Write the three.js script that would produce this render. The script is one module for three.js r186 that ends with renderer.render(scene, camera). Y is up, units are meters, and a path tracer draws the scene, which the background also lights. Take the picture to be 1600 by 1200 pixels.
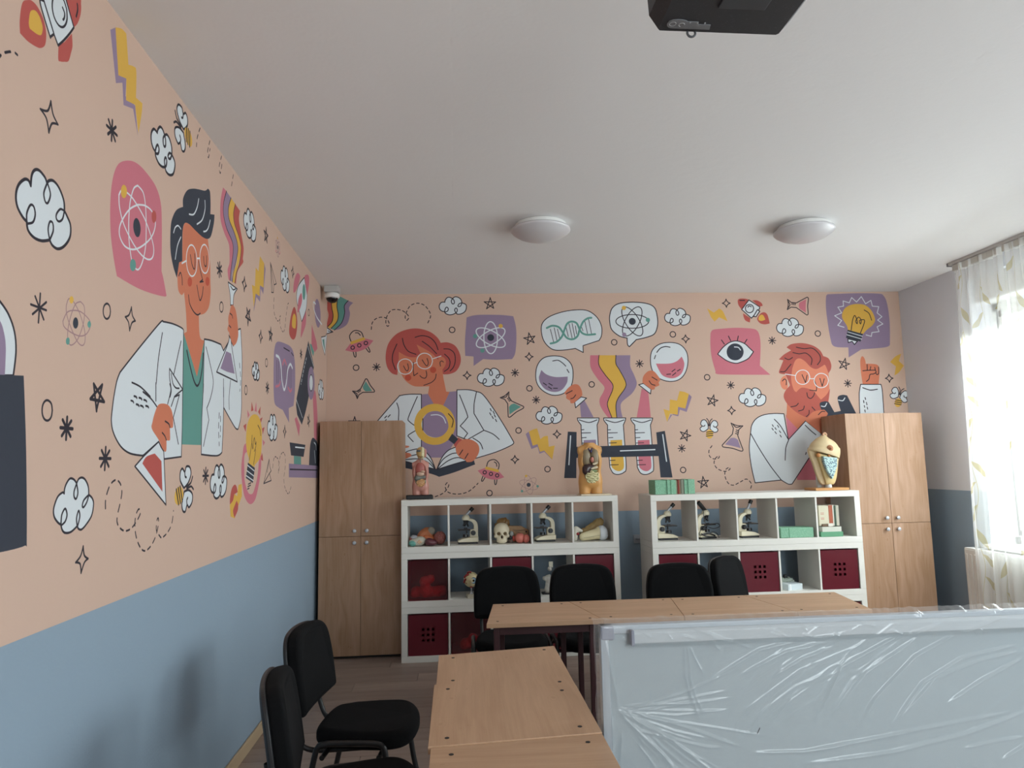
import * as THREE from 'three';
import { RoundedBoxGeometry } from 'three/addons/geometries/RoundedBoxGeometry.js';
import { MarchingCubes } from 'three/addons/objects/MarchingCubes.js';
import { ImprovedNoise } from 'three/addons/math/ImprovedNoise.js';
import { mergeGeometries } from 'three/addons/utils/BufferGeometryUtils.js';
import { RectAreaLightUniformsLib } from 'three/addons/lights/RectAreaLightUniformsLib.js';

// ---------------------------------------------------------------- camera, sky, window light, exposure
const scene = new THREE.Scene();
const camera = new THREE.PerspectiveCamera(57.52, 4 / 3, 0.05, 60);
camera.position.set(0, 1.599, 0);
camera.rotation.set(0.1151, -0.0824, -0.0198, 'YXZ');
scene.add(camera);

const renderer = new THREE.WebGLRenderer({ antialias: true });
renderer.toneMapping = THREE.LinearToneMapping;
renderer.toneMappingExposure = 1.24;
renderer.shadowMap.enabled = true;
renderer.shadowMap.type = THREE.PCFSoftShadowMap;

scene.background = new THREE.Color(0.92, 0.98, 1.0);   // flat white overcast
scene.backgroundIntensity = 2;

RectAreaLightUniformsLib.init();
// room: left wall x = XL, right wall (windows) x = XR, back wall runs z = -(WB + TW * x), ceiling y = H
const XL = -1.204, XR = 4.4475, H = 3.2506, WB = 6.638, TW = -0.0231, ZF = 2.6;
const DADO = 1.147, DADO_R = 1.298;
const zBack = (x) => -(WB + TW * x);
const WINDOWS = [[-5.6, -3.75], [-2.95, -1.1], [-0.3, 1.55]];   // z ranges of the three openings in the right wall
const SILL = 0.86, LINTEL = 3.12;
const DAYLIGHT = [14, 5.5, 1.5];                                      // the far window looks on open sky, the nearer two are shaded outside
for (const [i, [z0, z1]] of WINDOWS.entries()) {                  // overcast daylight, one area light in each opening, falling in from above
  const day = new THREE.RectAreaLight(new THREE.Color(0.87, 0.97, 1.0), DAYLIGHT[i], z1 - z0 - 0.1, LINTEL - SILL - 0.3);
  day.position.set(XR + 0.55, (SILL + LINTEL) / 2 - 0.1, (z0 + z1) / 2);
  day.lookAt(day.position.x - 1, day.position.y - 1.0, day.position.z);
  day.name = 'daylight';
  scene.add(day);
}
const REAR = [1.6, 4.1, 0.86, 3.0];                               // the wide window behind the camera: x0, x1, y0, y1
{
  const day = new THREE.RectAreaLight(new THREE.Color(0.87, 0.97, 1.0), 8.5, REAR[1] - REAR[0] - 0.1, REAR[3] - REAR[2] - 0.1);
  day.position.set((REAR[0] + REAR[1]) / 2, (REAR[2] + REAR[3]) / 2, ZF + 0.5);
  day.lookAt(day.position.x, day.position.y - 0.3, day.position.z - 1);
  day.name = 'daylight_rear';
  scene.add(day);
}

// ---------------------------------------------------------------- helpers
const noise = new ImprovedNoise();
let seed = 7;
const rnd = () => { seed = (seed * 1664525 + 1013904223) >>> 0; return seed / 4294967296; };
const V3 = (x, y, z) => new THREE.Vector3(x, y, z);
const taken = new Map();
function numbered(name) {
  const n = taken.get(name) ?? 0;
  taken.set(name, n + 1);
  return n ? name + '_' + String(n).padStart(3, '0') : name;
}
function thing(name, label, category, [x, y, z] = [0, 0, 0], turn = 0, group) {
  const o = new THREE.Group();
  o.name = numbered(name);
  o.position.set(x, y, z);
  o.rotation.y = turn;
  o.userData = { label, category };
  if (group) o.userData.group = group;
  scene.add(o);
  return o;
}
function structure(name) {
  const o = new THREE.Group();
  o.name = name;
  o.userData.kind = 'structure';
  scene.add(o);
  return o;
}
function merged(list) {
  const flat = [].concat(list).map((g) => {
    const n = g.index ? g.toNonIndexed() : g.clone();
    for (const k of Object.keys(n.attributes)) if (!['position', 'normal', 'uv'].includes(k)) n.deleteAttribute(k);
    if (!n.attributes.normal) n.computeVertexNormals();
    if (!n.attributes.uv) n.setAttribute('uv', new THREE.BufferAttribute(new Float32Array(n.attributes.position.count * 2), 2));
    n.morphAttributes = {};
    return n;
  });
  return flat.length === 1 ? flat[0] : mergeGeometries(flat);
}
function part(name, geometries, material, parent, label) {
  const m = new THREE.Mesh(merged(geometries), material);
  m.name = name;
  m.castShadow = m.receiveShadow = true;
  if (label) m.userData.label = label;
  parent.add(m);
  return m;
}
function copyOf(root, [x, y, z], turn, label) {
  const c = root.clone();
  c.name = numbered(root.name.replace(/_\d+$/, ''));
  c.userData = { ...root.userData };
  if (label) c.userData.label = label;
  c.position.set(x, y, z);
  c.rotation.y = turn;
  scene.add(c);
  return c;
}
// box with softened edges, centred at x y z
function box(w, h, d, x = 0, y = 0, z = 0, r = 0.003) {
  const k = Math.min(r, w / 2.2, h / 2.2, d / 2.2);
  return new RoundedBoxGeometry(w, h, d, 1, k).translate(x, y, z);
}
function sharp(w, h, d, x = 0, y = 0, z = 0) { return new THREE.BoxGeometry(w, h, d).translate(x, y, z); }
function cyl(r0, r1, h, x = 0, y = 0, z = 0, n = 28) { return new THREE.CylinderGeometry(r0, r1, h, n).translate(x, y, z); }
// cylinder between two points
function rod(a, b, r0, r1 = r0, n = 16) {
  const d = b.clone().sub(a), g = new THREE.CylinderGeometry(r1, r0, d.length(), n);
  g.applyQuaternion(new THREE.Quaternion().setFromUnitVectors(V3(0, 1, 0), d.clone().normalize()));
  return g.translate((a.x + b.x) / 2, (a.y + b.y) / 2, (a.z + b.z) / 2);
}
function tube(points, r, n = 48, closed = false, tension = 0.5) {
  return new THREE.TubeGeometry(new THREE.CatmullRomCurve3(points.map((p) => V3(...p)), closed, 'catmullrom', tension), n, r, 10, closed);
}
function lathe(profile, n = 40) { return new THREE.LatheGeometry(profile.map(([r, y]) => new THREE.Vector2(r, y)), n); }
function ball(rx, ry, rz, x = 0, y = 0, z = 0, n = 28) { return new THREE.SphereGeometry(1, n, Math.round(n * 0.7)).scale(rx, ry, rz).translate(x, y, z); }
function extrude(points, depth, bevel = 0.003, curve = 6) {
  const s = points instanceof THREE.Shape ? points : new THREE.Shape(points.map(([x, y]) => new THREE.Vector2(x, y)));
  return new THREE.ExtrudeGeometry(s, { depth, bevelEnabled: bevel > 0, bevelThickness: bevel, bevelSize: bevel, bevelOffset: -bevel, bevelSegments: 2, curveSegments: curve });
}
// uv in metres from the dominant side of each face; swap turns the grain
function metric(g, swap = false, ou = 0, ov = 0) {
  g = g.index ? g.toNonIndexed() : g;
  const p = g.attributes.position, uv = new Float32Array(p.count * 2), a = V3(), b = V3(), c = V3();
  for (let i = 0; i < p.count; i += 3) {
    a.fromBufferAttribute(p, i); b.fromBufferAttribute(p, i + 1); c.fromBufferAttribute(p, i + 2);
    const n = b.clone().sub(a).cross(c.clone().sub(a)), ax = Math.abs(n.x), ay = Math.abs(n.y), az = Math.abs(n.z);
    [a, b, c].forEach((q, k) => {
      let u, v;
      if (az >= ax && az >= ay) [u, v] = [q.x, q.y]; else if (ax >= ay) [u, v] = [q.z, q.y]; else [u, v] = [q.x, q.z];
      if (swap) [u, v] = [v, u];
      uv[(i + k) * 2] = u + ou; uv[(i + k) * 2 + 1] = v + ov;
    });
  }
  g.setAttribute('uv', new THREE.BufferAttribute(uv, 2));
  return g;
}
// mesh of a signed distance field inside [-s, s]^3 around a centre
const mcScratch = new THREE.MeshBasicMaterial();
function blob(field, s, res = 44, centre = [0, 0, 0]) {
  const mc = new MarchingCubes(res, mcScratch, false, false, 60000);
  mc.isolation = 0;
  const half = res / 2, f = mc.field;
  for (let k = 0; k < res; k++) for (let j = 0; j < res; j++) for (let i = 0; i < res; i++) {
    f[i + j * res + k * res * res] = -field(((i - half) / half) * s + centre[0], ((j - half) / half) * s + centre[1], ((k - half) / half) * s + centre[2]);
  }
  mc.update();
  const g = new THREE.BufferGeometry();
  const n = mc.count;
  const pos = mc.positionArray.slice(0, n * 3), nor = mc.normalArray.slice(0, n * 3);
  for (let i = 0; i < n * 3; i++) pos[i] = pos[i] * s + centre[i % 3];
  for (let i = 0; i < n * 3; i += 3) {
    const l = Math.hypot(nor[i], nor[i + 1], nor[i + 2]) || 1;
    nor[i] /= l; nor[i + 1] /= l; nor[i + 2] /= l;
  }
  g.setAttribute('position', new THREE.BufferAttribute(pos, 3));
  g.setAttribute('normal', new THREE.BufferAttribute(nor, 3));
  return g;
}
const onFloor = (f) => (x, y, z) => Math.max(f(x, y, z), 0.0025 - y);   // flat underside, so that a lump stands on its shelf
const smin = (a, b, k) => { const h = Math.max(k - Math.abs(a - b), 0) / k; return Math.min(a, b) - h * h * k * 0.25; };
const ell = (x, y, z, cx, cy, cz, rx, ry, rz) => {
  const a = (x - cx) / rx, b = (y - cy) / ry, c = (z - cz) / rz, l = Math.hypot(a, b, c);
  return (l - 1) * Math.min(rx, ry, rz);
};
const cap = (x, y, z, a, b, ra, rb) => {
  const dx = b[0] - a[0], dy = b[1] - a[1], dz = b[2] - a[2];
  const t = Math.min(1, Math.max(0, ((x - a[0]) * dx + (y - a[1]) * dy + (z - a[2]) * dz) / (dx * dx + dy * dy + dz * dz)));
  return Math.hypot(x - a[0] - dx * t, y - a[1] - dy * t, z - a[2] - dz * t) - (ra + (rb - ra) * t);
};

// ---------------------------------------------------------------- materials
const mat = (color, roughness = 0.6, more = {}) => new THREE.MeshPhysicalMaterial({ color, roughness, ...more });
function texture(w, h, draw, repeat, srgb = true) {
  const c = document.createElement('canvas');
  c.width = w; c.height = h;
  draw(c.getContext('2d'), w, h);
  const t = new THREE.CanvasTexture(c);
  t.wrapS = t.wrapT = THREE.RepeatWrapping;
  if (repeat) t.repeat.set(...repeat);
  if (srgb) t.colorSpace = THREE.SRGBColorSpace;
  return t;
}
function field(w, h, f) {                     // grey bump field
  const d = new Uint8Array(w * h * 4);
  for (let y = 0; y < h; y++) for (let x = 0; x < w; x++) {
    const v = Math.max(0, Math.min(255, Math.round(f(x, y) * 255))), i = (y * w + x) * 4;
    d[i] = d[i + 1] = d[i + 2] = v; d[i + 3] = 255;
  }
  const t = new THREE.DataTexture(d, w, h);
  t.magFilter = t.minFilter = THREE.LinearFilter;
  t.wrapS = t.wrapT = THREE.RepeatWrapping;
  t.needsUpdate = true;
  return t;
}
// oak: grain runs along v, 1 uv unit = 1 m, tile 1.2 m
function oak(base, dark, contrast, s0) {
  return texture(1024, 1024, (g, w, h) => {
    const im = g.createImageData(w, h), A = new THREE.Color(base), B = new THREE.Color(dark);
    const a = [A.r, A.g, A.b].map((v) => Math.pow(v, 1 / 2.2)), b = [B.r, B.g, B.b].map((v) => Math.pow(v, 1 / 2.2));
    for (let y = 0; y < h; y++) for (let x = 0; x < w; x++) {
      const P = (x / w) * Math.PI * 2, cx = Math.cos(P) * 1.6, cz = Math.sin(P) * 1.6, v = (y / h) * Math.PI * 2, vy = Math.cos(v), vz = Math.sin(v);
      const warp = noise.noise(cx * 1.3 + s0, vy * 0.9, cz * 1.3 + vz * 0.9);
      let t = 0.5 + 0.4 * noise.noise(cx * 2.3 + warp + s0, cz * 2.3 + vy * 0.35, vz * 0.35 + s0);
      t += 0.22 * noise.noise(cx * 9 + warp, cz * 9 + vy * 0.7, vz * 0.7 + 4 + s0);
      t += 0.16 * noise.noise(cx * 38 + warp, cz * 38 + vy * 1.6, vz * 1.6 + 9);
      t += 0.08 * noise.noise(cx * 60, cz * 60 + vy * 9, vz * 9 + s0);
      t = Math.max(0, Math.min(1, (t - 0.5) * contrast + 0.5));
      const i = (y * w + x) * 4;
      for (let c = 0; c < 3; c++) im.data[i + c] = 255 * (a[c] + (b[c] - a[c]) * t);
      im.data[i + 3] = 255;
    }
    g.putImageData(im, 0, 0);
    for (let k = 0; k < 26; k++) {              // small knots
      const x = rnd() * w, y = rnd() * h, r = 3 + rnd() * 6;
      g.fillStyle = dark; g.globalAlpha = 0.55;
      g.beginPath(); g.ellipse(x, y, r * 0.7, r * 1.3, rnd() * 0.6 - 0.3, 0, 7); g.fill();
      g.globalAlpha = 0.25; g.strokeStyle = dark; g.lineWidth = 3;
      g.beginPath(); g.ellipse(x, y, r * 1.8, r * 3.2, 0, 0, 7); g.stroke();
    }
    g.globalAlpha = 1;
  }, [1 / 1.2, 1 / 1.2]);
}
const plasterBump = field(512, 512, (x, y) => 0.5 + 0.25 * noise.noise(x / 6, y / 6, 1) + 0.2 * noise.noise(x / 22, y / 22, 5) + 0.12 * noise.noise(x / 2.4, y / 2.4, 9));
plasterBump.repeat.set(1 / 0.9, 1 / 0.9);
const ceilingBump = field(512, 512, (x, y) => 0.5 + 0.3 * noise.noise(x / 40, y / 130, 2) + 0.2 * noise.noise(x / 14, y / 14, 7) + 0.1 * noise.noise(x / 4, y / 4, 3));
ceilingBump.repeat.set(1 / 2.2, 1 / 2.2);
const weave = field(256, 256, (x, y) => 0.5 + 0.22 * Math.sin(x * Math.PI / 4) * Math.cos(y * Math.PI / 4) + 0.25 * noise.noise(x / 3, y / 3, 2));
weave.repeat.set(12, 12);

const M = {
  ceiling: mat('#edecec', 0.95, { bumpMap: ceilingBump, bumpScale: 0.002 }),
  greyPaint: mat('#dcdee4', 0.9, { bumpMap: plasterBump, bumpScale: 0.001 }),
  bluePaint: mat('#8fa2b2', 0.85, { bumpMap: plasterBump, bumpScale: 0.001 }),
  peach: mat('#d0b2a0', 0.85),
  whitePlastic: mat('#e9e9e6', 0.4),
  whiteBoard: mat('#dedcd5', 0.5),
  cabinet: mat('#ffffff', 0.55, { map: oak('#b5927a', '#94704f', 1.0, 3) }),
  desk: mat('#ffffff', 0.42, { map: oak('#c9a687', '#ac8868', 0.85, 15) }),
  deskMetal: mat('#3f2125', 0.5),
  black: mat('#17181b', 0.55),
  blackCloth: mat('#090a0c', 0.95, { specularIntensity: 0.4, bumpMap: weave, bumpScale: 0.0006, sheen: 0.08, sheenColor: new THREE.Color('#4a4d55'), sheenRoughness: 0.6 }),
  blackMetal: mat('#141416', 0.4),
  chrome: mat('#c8c9cc', 0.25, { metalness: 1 }),
  alu: mat('#b9bcc2', 0.4, { metalness: 0.3 }),
  cream: mat('#d9d0b6', 0.45),
  maroon: mat('#571522', 0.35),
  redPlastic: mat('#c8202f', 0.4),
  green: mat('#7fb394', 0.85),
  bone: mat('#d6cab0', 0.5),
};
const MURAL_BACK = `
*ring|1186,352 54 0
*ring|276,708 53 0
*ring|2754,488 54 0
*ring|2520,897 53 0
*ring|1918,927 53 0
*ring|1805,1328 52 0
*ring|3336,415 55 0
*ring|2072,1698 52 0
*ring|1520,1910 51 0
*ring|3374,1732 52 0
*ring|3655,842 54 0
*ring|4793,420 55 0
*asterisk|467,705 71 0
*asterisk|1783,775 72 0
*asterisk|1980,1039 71 0
*asterisk|2995,701 73 0
*asterisk|3371,1526 71 0
*asterisk|3885,923 73 0
*asterisk|4326,486 74 0
*asterisk|5060,920 73 0
*sparkle|1324,795 80 0
*sparkle|1922,621 81 0
*sparkle|2171,1370 79 0
*sparkle|1765,1602 78 0
*sparkle|3461,461 82 0
*sparkle|3886,108 84 0
*sparkle|3879,1170 81 0
*sparkle|5486,875 83 0
*star|1933,443 113 -10
*star|3413,1401 111 20
*star|3697,1069 112 15
*star|3567,1852 109 -5
*star|5039,726 115 15
*star|1556,95 114 0
*star|265,1227 108 0
*cloud|1195,117 176 0
*cloud|1551,816 173 0
*cloud|2100,1188 168 0
*cloud|3390,243 172 0
*cloud|4515,355 183 0
*cloud|4093,1044 181 0
-:k8|417,341 426,278 462,237 516,223 562,237 587,289 571,312 555,279 562,223 598,163 644,149 708,159 753,192 773,225 755,255 738,225 754,168 790,112 855,89 919,108 964,161 981,217 954,282
-:k8|1013,1932 1073,1909 1115,1875 1140,1828 1124,1806 1107,1839 1126,1887 1180,1909 1251,1911 1323,1891 1384,1845 1414,1816
-:k8|3667,1507 3636,1552 3640,1607 3682,1633 3726,1625 3731,1605 3695,1627 3680,1675 3708,1725 3776,1753 3827,1737 3828,1717 3789,1738 3779,1799 3807,1866 3856,1886 3920,1860 3984,1831 4023,1859 4033,1890 4023,1920
u|!1872,1362 !1903,1341 !1996,1449 !2090,1487 !2116,1608 !2045,1535 !1999,1552 !1983,1485 !1924,1506
y|!1903,1341 1944,1321 !1983,1311 !2011,1415 2046,1389 !2083,1384 !2090,1487 !2147,1476 !2119,1609 !2045,1523 !2004,1534 !1983,1461 !1937,1475
u|!3466,1003 !3493,1031 !3436,1177 !3370,1153 !3352,1217 !3278,1199 !3239,1275 !3350,1126
y|!3376,973 3426,983 !3466,1003 !3425,1144 !3354,1126 !3347,1203 !3272,1189 !3240,1270 !3210,1145 !3267,1162 !3278,1053 !3347,1066
y|!3691,158 !3756,201 !3811,161 3848,190 !3888,289 !3806,248 !3759,292 !3725,247
y|!5629,631 5566,659 !5509,713 !5565,757 !5542,846 5589,818 !5646,750 !5599,703
*flask|341,920 176 -122 t
*flask|1735,1073 208 -33 t
*flask|4611,134 214 -85 p
*flask|3895,1425 246 14 u
*bee|3648,1337 191 5
*bee|5570,1060 196 20
*ufo|297,472 234 -19
*ufo|1542,1711 215 15
u|!887,972 !1226,944 !1221,1387 !1111,1571 !980,1569 !885,1501
w/k8|!889,970 779,968 694,979 664,1003 467,1230 !343,1396 !456,1553 !741,1594 !887,1477
-/k8|658,1049 676,1112 673,1221
-/k8|851,991 802,1102 764,1198 778,1229 826,1266
-/k8|831,1314 766,1355 777,1379 811,1416
-/k8|545,1189 563,1171
-/k8|577,1181 596,1160
-/k8|545,1219 560,1205
w/k8|!1226,932 1335,933 1408,950 1469,978 1552,1089 1659,1261 !1755,1433 1740,1463 1593,1526 !1387,1585 !1329,1413 !1221,1369
-/k8|1250,981 1309,1134 !1326,1193 1295,1231 !1253,1276 1294,1316 !1322,1347 1287,1394
-/k8|1411,955 1388,1062 !1385,1160 !1476,1321 1560,1357 1620,1409
-/k8|1476,1321 1330,1401
-/k8|1372,1392 1438,1439 1463,1497
-/k8|1540,1116 1549,1138
-/k8|1566,1142 1578,1165
-/k8|1534,1156 1546,1178
-/k8|1578,1175 1588,1197
-/k8|1555,1189 1567,1211
-/k8|1587,1218 1598,1240
r|!663,782 613,766 568,706 553,604 577,484 650,392 750,346 860,336 969,367 1042,423 !1076,478 1142,474 1215,509 1260,593 1262,677 1222,750 1158,779 !1099,782 1022,720 840,626 !677,624
s|!677,559 749,602 804,614 845,609 !881,575 !845,491 923,534 995,581 !1050,642 1063,610 1104,619 1124,657 1117,698 !1090,735 !1098,813 !1124,947 !1156,952 !1091,1088 !1019,1087 !952,968 !964,894 875,896 812,888 749,846 704,781 681,698
-/k8|659,485 622,577 618,651 645,730
-/k8|712,430 727,495 768,556 840,586
-/k8|832,422 896,406 969,423 1023,475 1050,545
-/k8|900,461 968,511 1036,582
-/k8|1105,536 1160,541 1205,583 1212,658 1195,713 1163,750
-/k8|1112,587 1150,625 1163,666 1149,722 1108,754
d|795,810 789,827 774,838 756,838 741,827 735,809 741,791 756,780 775,781 789,792
d|1031,739 1025,756 1010,767 992,766 978,756 972,738 978,721 993,710 1011,711 1025,721
-/w8|810,704 796,747 760,773 715,773 679,746 665,702 679,659 715,633 760,633 796,660 810,704
-/w8|997,653 982,697 945,724 899,723 861,696 847,651 862,606 899,579 945,580 983,608 997,653
-/w8|804,679 851,663
-/w8|995,632 1077,605
-/k7|722,696 740,731 758,745 769,717 760,676
-/k7|899,640 922,678 944,699 956,669 945,627
-/k7|817,663 813,718 !820,792 856,767
-/k7|876,792 898,811 926,816 941,788 935,747
-/k7|1030,778 1021,822 984,858 912,885
-/k7|1072,702 1068,665 !1086,652 1100,663
n|!723,1594 !729,1659 967,1717 !1050,1749 1194,1710 !1389,1640 !1375,1588 !1033,1677 !896,1645
w/k8|!1029,1681 1075,1576 1136,1506 !1214,1474 !1357,1596 1255,1616 !1135,1649
w/k8|!1017,1678 968,1562 885,1489 777,1499 !723,1528 !723,1594 !896,1645
-/k8|1032,1677 1087,1589 1172,1536 1238,1532
-/k8|1039,1674 1135,1602 1231,1573 1327,1611
-/k8|1015,1671 956,1586 872,1537 729,1564
-/k8|1009,1671 944,1610 848,1578 729,1584
r|!1190,1453 !1231,1385 !1287,1415 !1208,1477
s|!1208,1477 1239,1430 1287,1403 1354,1407 1413,1445 1431,1499 1412,1559 1363,1612 !1309,1617 1291,1593 1243,1568 1214,1525
-/k8|1274,1502 1244,1546
-/k8|1324,1537 1295,1583
s|!724,1450 771,1456 765,1470 !724,1477
s|!723,1516 775,1523 795,1547 765,1565 !723,1582
y|1208,1260 1170,1374 1073,1442 953,1440 857,1368 821,1254 858,1140 956,1070 1076,1072 1172,1145
w|1139,1259 1115,1332 1052,1377 975,1375 913,1329 889,1255 914,1181 976,1136 1054,1138 1116,1184
u|!900,1207 946,1150 1019,1131 1091,1155 1135,1229 1138,1301 1089,1361 1017,1381 945,1358 !902,1309
-/k8|902,1203 901,1309
-/w9|980,1169 1043,1167 1093,1194 1117,1246
-/k8|1143,1158 1187,1217 1174,1287
n|!1176,1348 !1233,1399 !1194,1447 !1140,1404
u|!1326,232 1425,208 1641,209 !1777,223 1800,324 1803,449 1788,586 !1756,642 1602,647 !1480,639 !1387,705 !1388,613 !1309,606 1307,476 1319,320
*atom|1555,431 312 90 w5 n y221 t33 t96
w/k8|2055,301 2125,232 2264,182 2415,164 2515,178 2595,242 2635,331 2632,419 !2606,469 !2448,518 !2448,585 !2372,545 2253,560 2154,553 2081,489 2049,401
-/k6|2134,354 2162,478
-/k6|2172,340 2196,472
-/k6|2203,352 2225,453
-/k6|2285,322 2307,429
-/k6|2317,303 2344,442
-/k6|2348,297 2371,438
-/k6|2379,322 2389,404
-/k6|2435,323 2452,373
-/k6|2472,273 2495,399
-/k6|2510,254 2535,403
-/t19|2100,341 2154,320 2216,334 2258,391 2294,441 2350,454 2397,423 2419,361 2455,285 2500,250 2538,244
-/t19|2133,494 2193,478 2244,428 2269,366 2298,303 2342,280 2392,297 2421,361 2445,395 2495,412 2570,406
w/k9|2721,217 2749,147 2820,103 2960,91 3099,108 3167,150 3189,233 3189,323 3156,405 3085,439 !2973,464 !2902,533 2884,510 !2883,447 2808,427 2735,363 2717,281
*atom|2940,283 324 0 k4 n y240 t-5 u123
*atom|1890,1841 179 20 a1.6 n y235 t-10 t118
w/k8|1981,800 2002,701 2065,633 2165,615 2263,635 2330,705 2342,810 2317,915 2241,982 2142,996 2051,955 1995,887
u|!2011,819 !2037,751 2086,795 2172,821 !2289,818 2281,878 2230,945 2155,965 2070,937 2022,875
-/k8|2149,665 2201,659 2243,685 2274,716
-/k8|2285,748 2303,779
-/k8|2053,877 2083,898
-/k8|2106,882 2139,901
-/k8|2101,915 2131,935
-/k8|2150,929 2187,930
u|!2399,1071 !2447,1053 !2528,1214 !2407,1212
w/k8|!2413,1016 !2466,1029 !2357,1120 !2350,1064
s|2343,895 2392,902 2421,954 !2426,1001 2388,1034 !2344,1074 2313,1076 !2307,1051 2271,1028 !2272,999 !2251,976 2292,928
-/k8|2272,983 2329,955
-/k8|2314,1033 2339,1024 2362,996
p|!2516,613 !2601,614 2592,695 2645,783 2716,884 2713,970 2672,1056 2664,1106 !2704,1217 2667,1216 2602,1117 2592,1043 2632,969 2640,920 2580,845 2516,732
y|!2601,614 !2766,616 2767,697 2820,785 2853,885 2832,960 2766,1045 2748,1107 !2753,1218 !2704,1217 2667,1106 2679,1044 2719,958 2722,896 2656,808 2597,708
u|!2766,616 !2908,617 2903,724 2938,812 2959,899 2912,986 2809,1071 2794,1132 !2809,1219 !2753,1218 2748,1107 2773,1033 2845,935 2847,873 2796,760 2760,697
-/k7|2601,614 2597,708 2656,808 2722,896 2719,958 2679,1044 2667,1106 2704,1217
-/k7|2766,616 2763,697 2796,760 2850,873 2845,935 2773,1033 2748,1107 2753,1218
w/k8|3103,676 3123,575 3196,513 3298,495 3398,515 3461,585 3473,686 3442,793 3376,861 3280,878 3181,846 3121,776
p|!3156,702 3288,703 3365,679 !3412,635 3436,705 3410,792 3351,839 3282,845 3208,809
-/k9|3170,591 3207,551 3258,535 3302,542
-/k8|3156,620 3143,654
-/k8|3258,809 3296,806
-/k8|3310,782 3342,760
-/k8|3364,777 3393,761
-/k8|3314,819 3347,794
p|!3005,943 !3069,975 !3083,1223 !2946,1221
w/k8|!2978,906 !3026,894 !3097,951 !3090,997
s|3096,770 3140,783 !3195,859 !3173,889 3178,914 !3133,933 3132,951 !3101,957 3064,925 !3016,887 3024,831 3058,788
-/k8|3112,833 3161,864
-/k8|3082,870 3103,901 3138,914
w/k8|!2372,1218 !2580,1221 2577,1246 !2559,1288 2563,1435 2570,1690 2550,1738 2500,1755 2452,1742 !2417,1687 2406,1432 !2405,1286 2375,1242
w/k8|!2626,1222 !2838,1225 2833,1250 !2813,1292 2819,1452 2825,1695 2801,1743 2745,1762 2697,1747 !2668,1692 2658,1449 !2660,1290 2628,1247
w/k8|!2890,1226 !3101,1230 3094,1254 !3076,1297 3083,1456 3090,1700 3067,1748 3010,1768 2961,1752 !2933,1697 2924,1454 !2924,1294 2892,1251
u|!2425,1432 !2542,1428 2547,1653 2514,1725 2465,1724 2430,1663
y|!2683,1437 !2795,1433 2797,1537 2804,1682 2778,1724 2740,1729 2698,1704 2682,1656
p|!2947,1442 !3061,1438 3063,1541 3069,1688 3043,1729 3005,1735 2963,1710 2949,1661
-/k8|2388,1237 2480,1263 2561,1239
-/k8|2643,1241 2733,1267 2821,1244
-/k8|2908,1245 2994,1271 3082,1248
-/k7|2410,1332 2431,1330
-/k7|2409,1362 2495,1361
-/k7|2411,1408 2450,1406
-/k7|2414,1458 2483,1457
-/k7|2419,1623 2465,1621
-/k7|2421,1665 2495,1664
-/k7|2666,1337 2687,1335
-/k7|2665,1366 2752,1365
-/k7|2667,1412 2707,1411
-/k7|2670,1462 2739,1461
-/k7|2674,1628 2721,1626
-/k7|2676,1670 2750,1669
-/k7|2930,1341 2951,1339
-/k7|2929,1370 3016,1369
-/k7|2931,1417 2970,1415
-/k7|2933,1467 3003,1466
-/k7|2937,1633 2984,1631
-/k7|2939,1675 3013,1674
n|!2276,1347 !2360,1352 !2344,1788 !2228,1785
n|!2353,1494 !3153,1482 !3148,1595 !2350,1598
n|!3129,1369 !3214,1356 !3268,1801 !3153,1798 !3142,1592
-/w11|2301,1388 2277,1660
-/w11|2776,1539 3109,1533
-/w11|3192,1391 3217,1646
p|3710,429 3717,396 3742,372 3824,363 3969,355 4123,364 4180,385 4203,443 4206,548 !4187,734 !4287,825 4038,822 3771,814 !3743,790 3712,657 3704,543
w/k9|!3772,615 3833,545 3903,498 3971,487 4046,513 4092,557 !4131,595 4076,661 3997,698 3939,707 3855,678
n|4032,596 4013,645 3969,675 3917,674 3876,644 3863,594 3882,545 3926,515 3978,516 4019,547
-/w10|3944,546 3982,551 4002,577
-/k9|3818,476 3844,516
-/k9|3890,438 3909,483
-/k9|3988,438 3976,484
-/k9|4073,472 4047,509
r|!4150,81 4198,81 4240,106 !4253,135 !4219,146
r|!4050,211 !4120,260 !4112,303 4070,283 4053,245
r|4229,212 4268,203 4296,232 !4312,314 4261,323 4213,309 4189,265
y|4205,251 4228,227 4252,232 !4271,275 4234,288 4205,280
r|4003,100 4006,75 4030,62 4083,64 !4116,76 !4038,172 4011,133
w/k9|!4116,76 !4219,146 4212,173 !4131,260 !4038,172
w/k9|!4197,175 !4219,191 !4178,246 !4152,243
-/k9|4159,163 4150,188 4128,203 4102,203 4082,187 4076,163 4085,138 4107,124 4133,124 4153,139 4159,163
-/k9|4102,149 4117,136 4136,146
-/k9|4024,80 4072,81
u|4903,56 4918,27 4953,22 5230,14 5448,20 5500,45 5528,124 5538,309 !5521,542 5462,566 !5224,583 !5089,663 !5094,562 4981,558 4934,536 4919,479 4904,343 4895,168
-/w8|!5065,359 !5003,339 !5046,291 !4978,242 !5052,213 !5017,155 !5076,145 !5076,92 !5138,112 !5167,58 !5213,104 !5267,49 !5305,122 !5363,88 !5373,147 !5439,153 !5417,216 !5463,255 !5416,289 !5467,328 !5405,357 !5421,406 !5346,415 !5338,453 !5285,438
w/k9|!5095,475 !5097,514 !5137,502 !5158,534 !5192,500
y|5221,124 5299,137 5359,191 5390,279 5362,337 5299,385 !5256,428 !5102,388 5096,345 5053,257 5079,179 5141,136
n|!5101,384 !5253,428 !5223,505 !5077,466
-/w8|5101,406 5245,451
-/w8|5089,435 5237,480
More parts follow.
